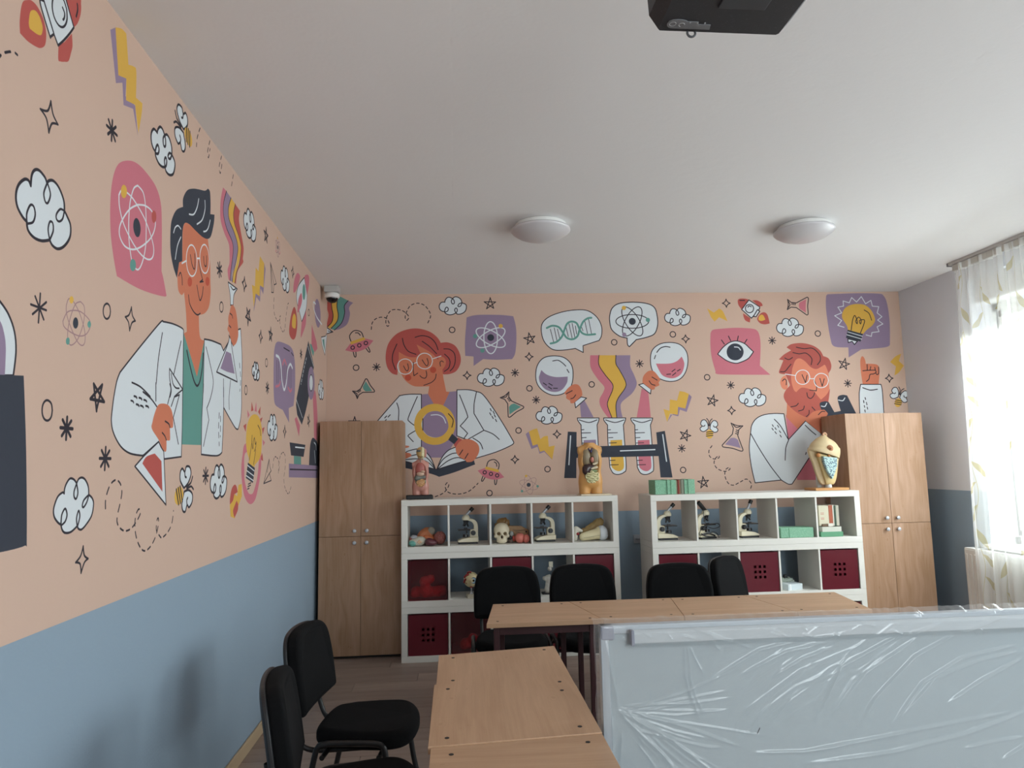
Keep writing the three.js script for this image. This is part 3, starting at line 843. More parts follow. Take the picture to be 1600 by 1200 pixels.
function drawMural(g, text, line) {
  g.lineCap = g.lineJoin = 'round';
  for (const row of text.trim().split('\n')) {
    const [style, data] = row.split('|');
    g.setLineDash([]);
    if (style[0] === '*') {
      const [at, size, turn, ...more] = data.split(' '), [x, y] = at.split(',').map(Number), s = Number(size);
      g.save(); g.translate(x, y); g.rotate(Number(turn) * Math.PI / 180); g.scale(s, s);
      g.strokeStyle = INK.k; g.lineWidth = line / s;
      MOTIF[style.slice(1)](g, line / s, more.join(' '));
      g.restore();
      continue;
    }
    const m = /^(.)(?:([/:])(.)(\d+))?$/.exec(style), fill = m[1] !== '-';
    smooth(g, data, fill);
    if (fill) { g.fillStyle = INK[m[1]]; g.fill(); }
    if (m[2]) {
      g.strokeStyle = INK[m[3]]; g.lineWidth = Number(m[4]);
      if (m[2] === ':') g.setLineDash([26, 24]);
      g.stroke();
    }
  }
}
// wallpaper sheet texture: covers u0..u1 and 0..height (mm)
function muralTexture(text, u0, u1, height, w, h, line) {
  const t = texture(w, h, (g) => {
    g.fillStyle = INK.b; g.fillRect(0, 0, w, h);
    g.scale(w / (u1 - u0), h / height);
    g.translate(-u0, 0);
    drawMural(g, text, line);
  });
  t.wrapS = t.wrapT = THREE.ClampToEdgeWrapping;
  return t;
}
// ---------------------------------------------------------------- the room
{
  const f = structure('floor');
  part('subfloor', sharp(XR - XL + 0.6, 0.2, 10.2, (XL + XR) / 2, -0.112, -2.2), mat('#5d5049', 0.9), f);
  const tones = [['#a08d80', '#84736a', 21], ['#988579', '#7e6d63', 27], ['#a59286', '#89786d', 33]].map(([a, b, s]) => mat('#ffffff', 0.42, { map: oak(a, b, 0.9, s) }));
  const L = 1.38, D = 0.193, geos = [0, 1, 2].map((k) => metric(box(L - 0.0025, 0.012, D - 0.0025, 0, -0.006, 0, 0.0015), true, k * 0.37, k * 0.21));
  let row = 0;
  for (let z = -6.78; z < 0.2; z += D, row++) {        // boards run across the room; the ones in sight are single
    const shift = [0, 0.46, 0.92, 0.23, 0.7][row % 5];
    for (let x = XL - 0.02 - shift; x < XR; x += L) {
      const a = Math.max(x, XL - 0.02), b = Math.min(x + L, XR + 0.02);
      if (b - a < 0.05) continue;
      const whole = b - a > L - 0.01;
      const g = whole ? geos[row % 3] : metric(box(b - a - 0.0025, 0.012, D - 0.0025, 0, -0.006, 0, 0.0015), true, a, row * 0.13);
      const p = part('plank', g, tones[(row * 7 + Math.round(x * 3) + 90) % 3], f);
      p.position.set((a + b) / 2, 0, z);
    }
  }
  part('plank_rest', metric(box(XR - XL, 0.012, 2.4, (XL + XR) / 2, -0.006, 1.4), true), tones[0], f);
}
{
  const c = structure('ceiling');
  part('ceiling_slab', metric(sharp(XR - XL + 0.6, 0.2, 10.2, (XL + XR) / 2, H + 0.1, -2.2)), M.ceiling, c);
}
const MURAL_H = (H - DADO) * 1000;
{
  const w = structure('wall_left');
  part('wall_body', metric(sharp(0.25, H, 9.6, XL - 0.127, H / 2, -2.2)), M.bluePaint, w);
  const sheet = (za, zb, material) => {       // a strip of wallpaper 1.5 mm proud of the plaster, its print running towards the back wall
    const len = za - zb, g = new THREE.BoxGeometry(len, H - DADO, 0.0015);
    g.rotateY(Math.PI / 2).translate(XL - 0.0012, (H + DADO) / 2, (za + zb) / 2);
    return part('wallpaper', g, material, w);
  };
  const paper = (t) => mat('#ffffff', 0.85, { map: t, bumpMap: plasterBump, bumpScale: 0.0008 });
  sheet(ZF, -1.6, M.peach);
  sheet(-1.6, -3.5, paper(muralTexture(MURAL_LEFT, 0, 1900, MURAL_H, 1900, 2048, 11)));
  sheet(-3.5, zBack(XL), paper(muralTexture(MURAL_LEFT, 1900, (-zBack(XL) - 1.6) * 1000, MURAL_H, 2048, 1700, 11)));
}
{
  const w = structure('wall_back'), run = (XR - XL) / Math.cos(Math.atan(TW));
  w.position.set(XL, 0, zBack(XL));
  w.rotation.y = Math.atan(TW);
  part('wall_body', metric(sharp(run + 0.5, H, 0.25, run / 2, H / 2, -0.127)), M.bluePaint, w);
  for (let k = 0; k < 2; k++) {
    const a = run * k / 2, b = run * (k + 1) / 2;
    part('wallpaper', new THREE.BoxGeometry(b - a, H - DADO, 0.0015).translate((a + b) / 2, (H + DADO) / 2, -0.0012),
      mat('#ffffff', 0.85, { map: muralTexture(MURAL_BACK, a * 1000, b * 1000, MURAL_H, 2048, 1536, 8.5), bumpMap: plasterBump, bumpScale: 0.0008 }), w);
  }
}
{
  const w = structure('wall_right');
  const s = new THREE.Shape();                 // x of the shape = -z of the room
  s.moveTo(-ZF - 0.3, 0); s.lineTo(6.9, 0); s.lineTo(6.9, H); s.lineTo(-ZF - 0.3, H); s.closePath();
  for (const [z0, z1] of WINDOWS) {
    const h = new THREE.Path();
    h.moveTo(-z1, SILL); h.lineTo(-z1, LINTEL); h.lineTo(-z0, LINTEL); h.lineTo(-z0, SILL); h.closePath();
    s.holes.push(h);
  }
  const g = new THREE.ExtrudeGeometry(s, { depth: 0.32, bevelEnabled: false });
  g.rotateY(Math.PI / 2).translate(XR, 0, 0);
  part('wall_body', metric(g), M.greyPaint, w);
  const band = (z0, z1, y1) => part('painted_band', metric(sharp(0.0015, y1, z1 - z0, XR - 0.0005, y1 / 2, (z0 + z1) / 2)), M.bluePaint, w);
  let z = -6.7;
  for (const [z0, z1] of WINDOWS) { band(z, z0, DADO_R); band(z0, z1, SILL); z = z1; }
  band(z, ZF, DADO_R);
}
{
  const w = structure('wall_front');
  const s = new THREE.Shape(), h = new THREE.Path(), [x0, x1, y0, y1] = REAR;
  s.moveTo(XL - 0.3, 0); s.lineTo(XR + 0.3, 0); s.lineTo(XR + 0.3, H); s.lineTo(XL - 0.3, H); s.closePath();
  h.moveTo(x0, y0); h.lineTo(x0, y1); h.lineTo(x1, y1); h.lineTo(x1, y0); h.closePath();
  s.holes.push(h);
  part('wall_body', metric(new THREE.ExtrudeGeometry(s, { depth: 0.3, bevelEnabled: false }).translate(0, 0, ZF)), M.greyPaint, w);
  const f = structure('window_4'), zc = ZF + 0.2, bars = [];
  for (const y of [y0 + 0.035, y1 - 0.035]) bars.push(box(x1 - x0, 0.07, 0.07, (x0 + x1) / 2, y, zc));
  for (let k = 0; k < 4; k++) bars.push(box(0.07, y1 - y0, 0.07, x0 + 0.035 + (x1 - x0 - 0.07) * k / 3, (y0 + y1) / 2, zc));
  part('window_frame', bars, M.whitePlastic, f);
  for (let k = 0; k < 3; k++) part('window_pane', sharp((x1 - x0) / 3 - 0.08, y1 - y0 - 0.14, 0.004, x0 + (x1 - x0) * (k + 0.5) / 3, (y0 + y1) / 2, zc), mat('#ffffff', 0.02, { transmission: 1 }), f);
  part('window_sill', box(x1 - x0 + 0.06, 0.03, 0.3, (x0 + x1) / 2, y0 - 0.012, ZF + 0.08, 0.006), M.whitePlastic, f);
}
{
  const b = structure('baseboard_left');
  part('skirting', metric(box(0.014, 0.075, 8.9, XL + 0.007, 0.0375, -2.1, 0.004), true), mat('#b9a384', 0.5), b);
  const c = structure('baseboard_back');
  const k = part('skirting', metric(box(5.6, 0.075, 0.014, 0, 0.0375, 0, 0.004), false), mat('#b9a384', 0.5), c);
  k.position.set((XL + XR) / 2, 0, zBack((XL + XR) / 2) + 0.009); k.rotation.y = Math.atan(TW);
}
WINDOWS.forEach(([z0, z1], i) => {
  const w = structure('window_' + (i + 1)), zc = (z0 + z1) / 2, W = z1 - z0, x = XR + 0.24, top = LINTEL - 0.22;
  const bars = [];
  bars.push(box(0.07, 0.07, W, x, SILL + 0.035, zc), box(0.07, 0.07, W, x, top - 0.035, zc));
  for (const z of [z0 + 0.035, zc, z1 - 0.035]) bars.push(box(0.07, top - SILL, 0.07, x, (SILL + top) / 2, z));
  part('window_frame', bars, M.whitePlastic, w);
  part('shutter_box', box(0.26, 0.22, W, XR + 0.18, LINTEL - 0.11, zc, 0.008), M.whitePlastic, w);
  for (const s of [-1, 1]) {
    const half = W / 2 - 0.07, c = zc + s * (W / 4);
    const sash = [box(0.05, 0.06, half, x - 0.01, SILL + 0.1, c), box(0.05, 0.06, half, x - 0.01, top - 0.1, c)];
    for (const e of [-1, 1]) sash.push(box(0.05, top - SILL - 0.14, 0.06, x - 0.01, (SILL + top) / 2, c + e * (half / 2 - 0.03)));
    part('window_sash', sash, M.whitePlastic, w);
    part('window_pane', sharp(0.004, top - SILL - 0.22, half - 0.1, x, (SILL + top) / 2, c), mat('#ffffff', 0.02, { transmission: 1, ior: 1.5 }), w);
  }
  part('window_sill', box(0.3, 0.03, W + 0.06, XR + 0.08, SILL - 0.012, zc, 0.006), M.whitePlastic, w);
});
// ---------------------------------------------------------------- cube shelves (units of five cells lying on top of each other)
const U = 0.4403, CELL = 0.3372, SHELF_D = 0.39;
const STACKS = [{ x: -0.458, z: -6.017 }, { x: 1.640, z: -5.876 }];
const cell = (s, row, col) => ({ x: STACKS[s].x + 0.05 + CELL / 2 + col * (CELL + 0.016), y: row * U + 0.05, z: STACKS[s].z });   // centre of the cell's front bottom edge
{
  const W = 1.85;
  const panelH = metric(box(W, 0.05, SHELF_D, W / 2, 0.025, -SHELF_D / 2, 0.0025));
  const panelV = metric(box(0.05, U - 0.1, SHELF_D, 0.025, U / 2, -SHELF_D / 2, 0.0025));
  const div = metric(box(0.016, U - 0.1, SHELF_D - 0.006, 0, U / 2, -SHELF_D / 2 - 0.002, 0.0015));
  const words = [
    ['bottom unit of the left white cube shelf, on the floor beside the left wardrobe', 'middle unit of the left white cube shelf, with the eyeball model in it', 'top unit of the left white cube shelf, with the skull in it'],
    ['bottom unit of the right white cube shelf, mostly hidden by desks', 'middle unit of the right white cube shelf, behind the turned chair', 'top unit of the right white cube shelf, with three microscopes side by side'],
  ];
  for (let s = 0; s < 2; s++) for (let r = 0; r < 3; r++) {
    const o = thing('cube_shelf', words[s][r], 'shelf', [STACKS[s].x, r * U, STACKS[s].z], s ? 0.0018 : 0.001, 'white cube shelf units');
    part('top_panel', panelH.clone().translate(0, U - 0.0505, 0), M.whiteBoard, o);
    part('bottom_panel', panelH, M.whiteBoard, o);
    part('side_panel', panelV, M.whiteBoard, o); part('side_panel', panelV.clone().translate(W - 0.05, 0, 0), M.whiteBoard, o);
    for (let k = 1; k < 5; k++) part('divider', div, M.whiteBoard, o).position.x = 0.05 + k * (CELL + 0.016) - 0.008;
  }
}
// translucent dark red storage boxes in the cells; the front shows either nine square holes, or a plain face
{
  const w = 0.326, h = 0.328, d = 0.36, t = 0.004;
  const front = (holes) => {
    const s = new THREE.Shape();
    const r = 0.012;
    s.moveTo(-w / 2 + r, 0); s.lineTo(w / 2 - r, 0); s.quadraticCurveTo(w / 2, 0, w / 2, r); s.lineTo(w / 2, h - r); s.quadraticCurveTo(w / 2, h, w / 2 - r, h);
    s.lineTo(-w / 2 + r, h); s.quadraticCurveTo(-w / 2, h, -w / 2, h - r); s.lineTo(-w / 2, r); s.quadraticCurveTo(-w / 2, 0, -w / 2 + r, 0);
    if (holes) for (let i = 0; i < 3; i++) for (let j = 0; j < 3; j++) {
      const x = (i - 1) * 0.041, y = 0.165 + (j - 1) * 0.043, q = new THREE.Path(), a = 0.011;
      q.moveTo(x - a, y - a); q.lineTo(x - a, y + a); q.lineTo(x + a, y + a); q.lineTo(x + a, y - a); q.closePath(); s.holes.push(q);
    }
    return new THREE.ExtrudeGeometry(s, { depth: t, bevelEnabled: false }).translate(0, 0, -t);
  };
  const shell = mat('#701a2b', 0.28, { transmission: 0.3, side: THREE.DoubleSide });
  const clear = mat('#eba6b0', 0.1, { transmission: 0.97, side: THREE.DoubleSide });
  const bin = (s, r, c, label, kind, content) => {
    const p = cell(s, r, c), o = thing('storage_box', label, 'box', [p.x, p.y + 0.001, p.z - 0.012], 0, 'dark red plastic storage boxes in the cube shelves');
    part('front_panel', front(kind === 'holes'), kind === 'clear' ? clear : shell, o);
    for (const q of [-1, 1]) part('side_wall', sharp(t, h - 0.01, d, q * (w / 2 - t / 2), h / 2, -d / 2 - t), shell, o);
    part('back_wall', sharp(w - 2 * t, h - 0.01, t, 0, h / 2, -d - t), shell, o);
    part('bottom', sharp(w - 2 * t, t, d - t, 0, t / 2 + 0.001, -d / 2 - t), shell, o);
    if (content) {
      const f = (x, y, z) => {
        let q = 1;
        for (const [a, b, e, rr] of content) q = smin(q, Math.hypot(x - a, y - b, z - e) - rr, 0.02);
        return q + 0.008 * noise.noise(x * 45, y * 45, z * 45);
      };
      const g = blob((x, y, z) => Math.max(f(x, y, z), 0.012 - y, Math.abs(x) - 0.15), 0.17, 40, [0, 0.12, -0.12]);
      part('red_contents', g, M.redPlastic, o, 'bright red crumpled plastic inside the box');
    }
    return o;
  };
  bin(0, 1, 0, 'dark red box full of bright red plastic, below the cell of coloured organs', 'clear', [[-0.1, 0.05, -0.12, 0.05], [-0.02, 0.06, -0.1, 0.06], [0.07, 0.05, -0.1, 0.05], [0.12, 0.06, -0.1, 0.04], [-0.03, 0.14, -0.1, 0.045], [0.02, 0.16, -0.1, 0.035], [-0.12, 0.04, -0.1, 0.035]]);
  bin(0, 1, 2, 'plain dark red box behind the left chair of the pair at the left desks', 'plain');
  bin(0, 1, 4, 'plain dark red box in the right end cell of the left shelf, behind a chair', 'plain');
  bin(0, 0, 0, 'dark red box with nine small holes at floor level beside the left wardrobe', 'holes');
  bin(0, 0, 1, 'dark red box with a red glow inside, floor level, second from the left wardrobe', 'clear', [[-0.04, 0.05, -0.12, 0.05], [0.05, 0.05, -0.1, 0.05], [0.02, 0.1, -0.1, 0.04], [0.1, 0.04, -0.1, 0.035]]);
  bin(0, 0, 2, 'dark red box at floor level behind the legs of the first desk of the row', 'plain');
  bin(0, 0, 3, 'dark red box at floor level seen between desk legs, fourth from the left wardrobe', 'plain');
  bin(0, 0, 4, 'dark red box at floor level at the right end of the left shelf', 'plain');
  bin(1, 1, 0, 'dark red box with holes behind the square-on chair, right shelf', 'holes');
  bin(1, 1, 2, 'dark red box with nine holes just right of the turned chair', 'holes');
  bin(1, 1, 4, 'dark red box with nine holes next to the right wardrobe', 'holes');
  bin(1, 0, 4, 'dark red box beside the right wardrobe, only a corner showing above the desks', 'plain');
}
// ---------------------------------------------------------------- wardrobes
function wardrobe(label, x, z, turn, w, h) {
  const o = thing('wardrobe', label, 'wardrobe', [x, 0, z], turn, 'oak four-door wardrobes on either side of the shelves');
  const d = 0.40, t = 0.018, b = 0.022;
  part('side_panel', metric(box(t, h, d, t / 2, h / 2, -d / 2 - 0.019, 0.002), false, 0.3), M.cabinet, o);
  part('side_panel', metric(box(t, h, d, w - t / 2, h / 2, -d / 2 - 0.019, 0.002), false, 0.7), M.cabinet, o);
  part('top_panel', metric(box(w - 2 * t, t, d, w / 2, h - t / 2, -d / 2 - 0.019, 0.002), true), M.cabinet, o);
  part('bottom_panel', metric(box(w - 2 * t, t, d, w / 2, b + t / 2, -d / 2 - 0.019, 0.002), true), M.cabinet, o);
  part('back_panel', metric(sharp(w - 2 * t, h - 0.05, 0.006, w / 2, h / 2, -d - 0.012)), M.cabinet, o);
  part('plinth', sharp(w - 2 * t, b, 0.02, w / 2, b / 2, -0.07), M.black, o);
  const mid = h * 0.506, g = 0.003;
  for (const up of [0, 1]) for (const s of [0, 1]) {
    const y0 = up ? mid + g / 2 : b + 0.004, y1 = up ? h : mid - g / 2, x0 = s ? w / 2 + g / 2 : 0, x1 = s ? w : w / 2 - g / 2;
    const door = part('door', metric(box(x1 - x0, y1 - y0, 0.018, (x0 + x1) / 2, (y0 + y1) / 2, -0.009, 0.0015), false, s * 0.41 + x, up * 0.33), M.cabinet, o);
    const kx = s ? w / 2 + 0.052 : w / 2 - 0.052, ky = up ? mid + 0.048 : mid - 0.052;
    part('knob', lathe([[0.0001, 0.03], [0.013, 0.029], [0.0165, 0.024], [0.0155, 0.018], [0.008, 0.012], [0.007, 0], [0.0001, 0]], 20).rotateX(Math.PI / 2).translate(kx, ky, 0), M.alu, door);
  }
}
wardrobe('oak four-door wardrobe in the left corner under the woman scientist of the mural', -1.171, -6.205, 0.0075, 0.71, 2.007);
wardrobe('oak four-door wardrobe by the window wall, right of the shelves', 3.536, -6.095, 0, 0.734, 2.003);

// ---------------------------------------------------------------- trapezoid desks
const DESK_H = 0.75;
function desk(label, P, group, grain, lift = 0) {            // P: four corners [x, z], counter-clockwise seen from above
  const cx = P.reduce((a, p) => a + p[0], 0) / 4, cz = P.reduce((a, p) => a + p[1], 0) / 4;
  const o = thing('school_desk', label, 'desk', [cx, lift, cz], 0, group);
  const Q = P.map(([x, z]) => [x - cx, z - cz]);
  const gap = Q.map(([x, z]) => { const l = Math.hypot(x, z); return [x * (1 - 0.0018 / l), z * (1 - 0.0018 / l)]; });
  const top = extrude(gap.map(([x, z]) => [x, -z]), 0.020, 0.0015).rotateX(-Math.PI / 2).translate(0, DESK_H - 0.0215, 0);
  part('desktop', metric(top, grain, cx, cz), M.desk, o);
  const ins = (k) => Q.map(([x, z]) => { const l = Math.hypot(x, z); return [x * (1 - k / l), z * (1 - k / l)]; });
  const L = ins(0.075), S = ins(0.085);
  for (let i = 0; i < 4; i++) {
    const [x, z] = L[i], [x2, z2] = L[(i + 1) % 4], len = Math.hypot(x2 - x, z2 - z);
    part('leg', box(0.03, DESK_H - 0.023, 0.03, x, (DESK_H - 0.023) / 2, z, 0.003), M.deskMetal, o);
    part('apron', box(len - 0.03, 0.045, 0.02, 0, 0, 0, 0.002).rotateY(-Math.atan2(z2 - z, x2 - x)).translate((x + x2) / 2, DESK_H - 0.047, (z + z2) / 2), M.deskMetal, o);
    part('screw', cyl(0.0075, 0.0075, 0.0016, S[i][0], DESK_H + 0.0002, S[i][1], 14), M.black, o);
  }
  return o;
}
{
  const f = -4.43, n = -3.89, R = 'oak-topped desks set end to end before the shelves', C = 'oak-topped desks running towards the camera';
  const A = [0.22, 0.692, 1.338, 1.81, 2.413], B = [0.157, 0.798, 1.25, 1.90, 2.335];
  const words = ['oak-topped desk at the left end of the far row', 'second oak-topped desk of the far row, its near edge short', 'third oak-topped desk of the far row, behind the wrapped board', 'last oak-topped desk of the far row, at its right end'];
  for (let i = 0; i < 4; i++) desk(words[i], [[A[i], f], [B[i], n], [B[i + 1], n], [A[i + 1], f]], R, true);
  const l = [-3.304, -2.863, -2.25, -1.81, -1.2], r = [-3.387, -2.776, -2.294, -1.70, -1.2];
  const near = ['oak-topped desk at the far end of the column running towards the camera', 'second oak-topped desk of the near column, beside the seat of a chair', 'nearest oak-topped desk in sight, at the lower edge of the picture'];
  for (let i = 0; i < 3; i++) { const e = i === 1 ? 0.008 : 0; desk(near[i], [[-0.085 - e, l[i]], [-0.085 - e, l[i + 1]], [0.455, r[i + 1]], [0.455, r[i]]], C, i === 2, i === 1 ? 0.004 : 0); }
}
// ---------------------------------------------------------------- black visitor chairs
const chairSeed = (() => {
  const o = thing('visitor_chair', 'black padded chair by the left wall, the farther of the two', 'chair', [0, 0, 0], 0, 'black padded visitor chairs');
  // chair faces +z, origin on the floor under the seat centre
  const seatPad = () => {                            // broad rounded front, narrower rounded back
    const s = new THREE.Shape();
    s.moveTo(0, 0.215); s.bezierCurveTo(0.13, 0.215, 0.225, 0.19, 0.228, 0.09); s.bezierCurveTo(0.228, -0.02, 0.2, -0.12, 0.165, -0.175); s.bezierCurveTo(0.145, -0.2, 0.09, -0.205, 0, -0.205);
    s.bezierCurveTo(-0.09, -0.205, -0.145, -0.2, -0.165, -0.175); s.bezierCurveTo(-0.2, -0.12, -0.228, -0.02, -0.228, 0.09); s.bezierCurveTo(-0.225, 0.19, -0.13, 0.215, 0, 0.215);
    const g = new THREE.ExtrudeGeometry(s, { depth: 0.018, bevelEnabled: true, bevelThickness: 0.028, bevelSize: 0.035, bevelOffset: -0.03, bevelSegments: 7, curveSegments: 16 }).translate(0, 0, -0.009);
    const p = g.attributes.position;
    for (let i = 0; i < p.count; i++) { const y = p.getY(i); p.setZ(i, p.getZ(i) + (y > 0.1 ? (y - 0.1) * (y - 0.1) * 1.6 : 0)); }
    g.computeVertexNormals();
    return g;
  };
  const backPad = (w, h, t) => {                     // flat bottom with small corners, broad rounded top
    const s = new THREE.Shape(), a = w / 2, b = h / 2;
    s.moveTo(-a + 0.03, -b); s.quadraticCurveTo(0, -b - 0.012, a - 0.03, -b); s.bezierCurveTo(a - 0.005, -b, a, -b + 0.01, a, -b + 0.04);
    s.bezierCurveTo(a + 0.002, 0, a, b - 0.15, a - 0.012, b - 0.09); s.bezierCurveTo(a - 0.025, b - 0.02, a - 0.07, b, a - 0.13, b + 0.004);
    s.bezierCurveTo(0.04, b + 0.012, -0.04, b + 0.012, -a + 0.13, b + 0.004);
    s.bezierCurveTo(-a + 0.07, b, -a + 0.025, b - 0.02, -a + 0.012, b - 0.09); s.bezierCurveTo(-a, b - 0.15, -a - 0.002, 0, -a, -b + 0.04); s.bezierCurveTo(-a, -b + 0.01, -a + 0.005, -b, -a + 0.03, -b);
    return new THREE.ExtrudeGeometry(s, { depth: t * 0.35, bevelEnabled: true, bevelThickness: t * 0.4, bevelSize: 0.03, bevelOffset: -0.03, bevelSegments: 7, curveSegments: 14 }).translate(0, 0, -t * 0.17);
  };
  const bend = (g, k) => { const p = g.attributes.position; for (let i = 0; i < p.count; i++) { const x = p.getX(i); p.setZ(i, p.getZ(i) + x * x * k); } g.computeVertexNormals(); return g; };
  part('seat', metric(seatPad().rotateX(Math.PI / 2).rotateY(0).translate(0, 0.452, 0.01)), M.blackCloth, o);
  const place = (g) => g.rotateX(-0.14).translate(0, 0.712, -0.275);
  part('backrest', metric(place(bend(backPad(0.465, 0.335, 0.06), 0.4))), M.blackCloth, o);
  part('back_shell', place(bend(backPad(0.468, 0.34, 0.022), 0.4).translate(0, 0, -0.033)), mat('#1b1c1f', 0.45), o);
  part('seat_shell', box(0.3, 0.012, 0.3, 0, 0.416, 0.01, 0.005), mat('#1b1c1f', 0.5), o);
  const R = 0.0125;
  for (const s of [-1, 1]) {
    part('side_frame', tube([[s * 0.25, 0.014, 0.215], [s * 0.247, 0.22, 0.165], [s * 0.245, 0.425, 0.135], [s * 0.244, 0.452, 0.11], [s * 0.244, 0.457, 0.06], [s * 0.244, 0.457, -0.08], [s * 0.244, 0.452, -0.13], [s * 0.245, 0.425, -0.155], [s * 0.247, 0.22, -0.2], [s * 0.25, 0.014, -0.25]], R, 70, false, 0.4), M.blackMetal, o);
    for (const z of [0.217, -0.252]) part('foot_cap', cyl(0.016, 0.017, 0.03, s * 0.25, 0.015, z, 16), M.black, o);
    part('back_support', tube([[s * 0.14, 0.405, 0.06], [s * 0.15, 0.398, -0.1], [s * 0.165, 0.403, -0.2], [s * 0.178, 0.44, -0.25], [s * 0.182, 0.53, -0.282], [s * 0.18, 0.66, -0.3]], 0.011, 40), M.blackMetal, o);
  }
  for (const z of [0.11, -0.13]) part('cross_bar', rod(V3(-0.244, 0.4, z), V3(0.244, 0.4, z), 0.011), M.blackMetal, o);
  return o;
})();
{
  chairSeed.position.set(-0.41, 0, -3.36); chairSeed.rotation.y = Math.PI / 2 - 0.12;
  copyOf(chairSeed, [-0.345, 0, -2.66], Math.PI / 2 + 0.15, 'black padded chair nearest the camera, cut by the lower edge, by the left wall');
  copyOf(chairSeed, [0.352, 0, -4.76], 0.0, 'black padded chair behind the far desks, its back before the eyeball model');
  copyOf(chairSeed, [0.886, 0, -4.76], 0, 'black padded chair behind the far desks, at the right end of the left shelf');
  copyOf(chairSeed, [1.555, 0, -4.66], 0.0, 'black padded chair square-on behind the far desks, before the right shelf');
  copyOf(chairSeed, [2.19, 0, -5.0], 0.75, 'black padded chair turned sideways behind the far desks, right of the others');
}
// ---------------------------------------------------------------- wrapped whiteboard standing beside the desks
{
  const X = 0.478, Wd = 1.95, T = 1.056, Z = -2.4;
  const o = thing('whiteboard', 'large grey-white board standing on its edge, wrapped in clear plastic film', 'whiteboard', [X, 0, Z]);
  part('panel', box(Wd - 0.05, T - 0.05, 0.02, Wd / 2, T / 2, -0.012, 0.002), mat('#9ba8ae', 0.5), o);
  const fr = (w, h, x, y) => box(w, h, 0.034, x, y, -0.014, 0.004);
  part('frame', [fr(0.03, T, 0.015, T / 2), fr(0.03, T, Wd - 0.015, T / 2), fr(Wd, 0.03, Wd / 2, T - 0.015), fr(Wd, 0.03, Wd / 2, 0.015)], mat('#a9b2ba', 0.4, { metalness: 0.2 }), o);
  part('corner_cap', box(0.05, 0.05, 0.038, 0.025, T - 0.025, -0.014, 0.008), mat('#8d92a0', 0.5), o);
  const tray = part('pen_tray', extrude([[0, 0], [0.024, 0.006], [0.024, 0.034], [0.012, 0.046], [0, 0.046]], Wd - 0.19, 0.001).rotateY(-Math.PI / 2).translate(Wd - 0.08, T - 0.062, 0), mat('#b2babf', 0.45), o);
  part('pen_mark', box(0.003, 0.022, 0.001, 0, 0, 0, 0.0004).rotateZ(-0.5).translate(0.53, T - 0.363, -0.0015), M.black, o);
  part('tray_end', box(0.012, 0.05, 0.03, 0.105, T - 0.039, 0.015, 0.003), mat('#878b98', 0.5), tray);
}
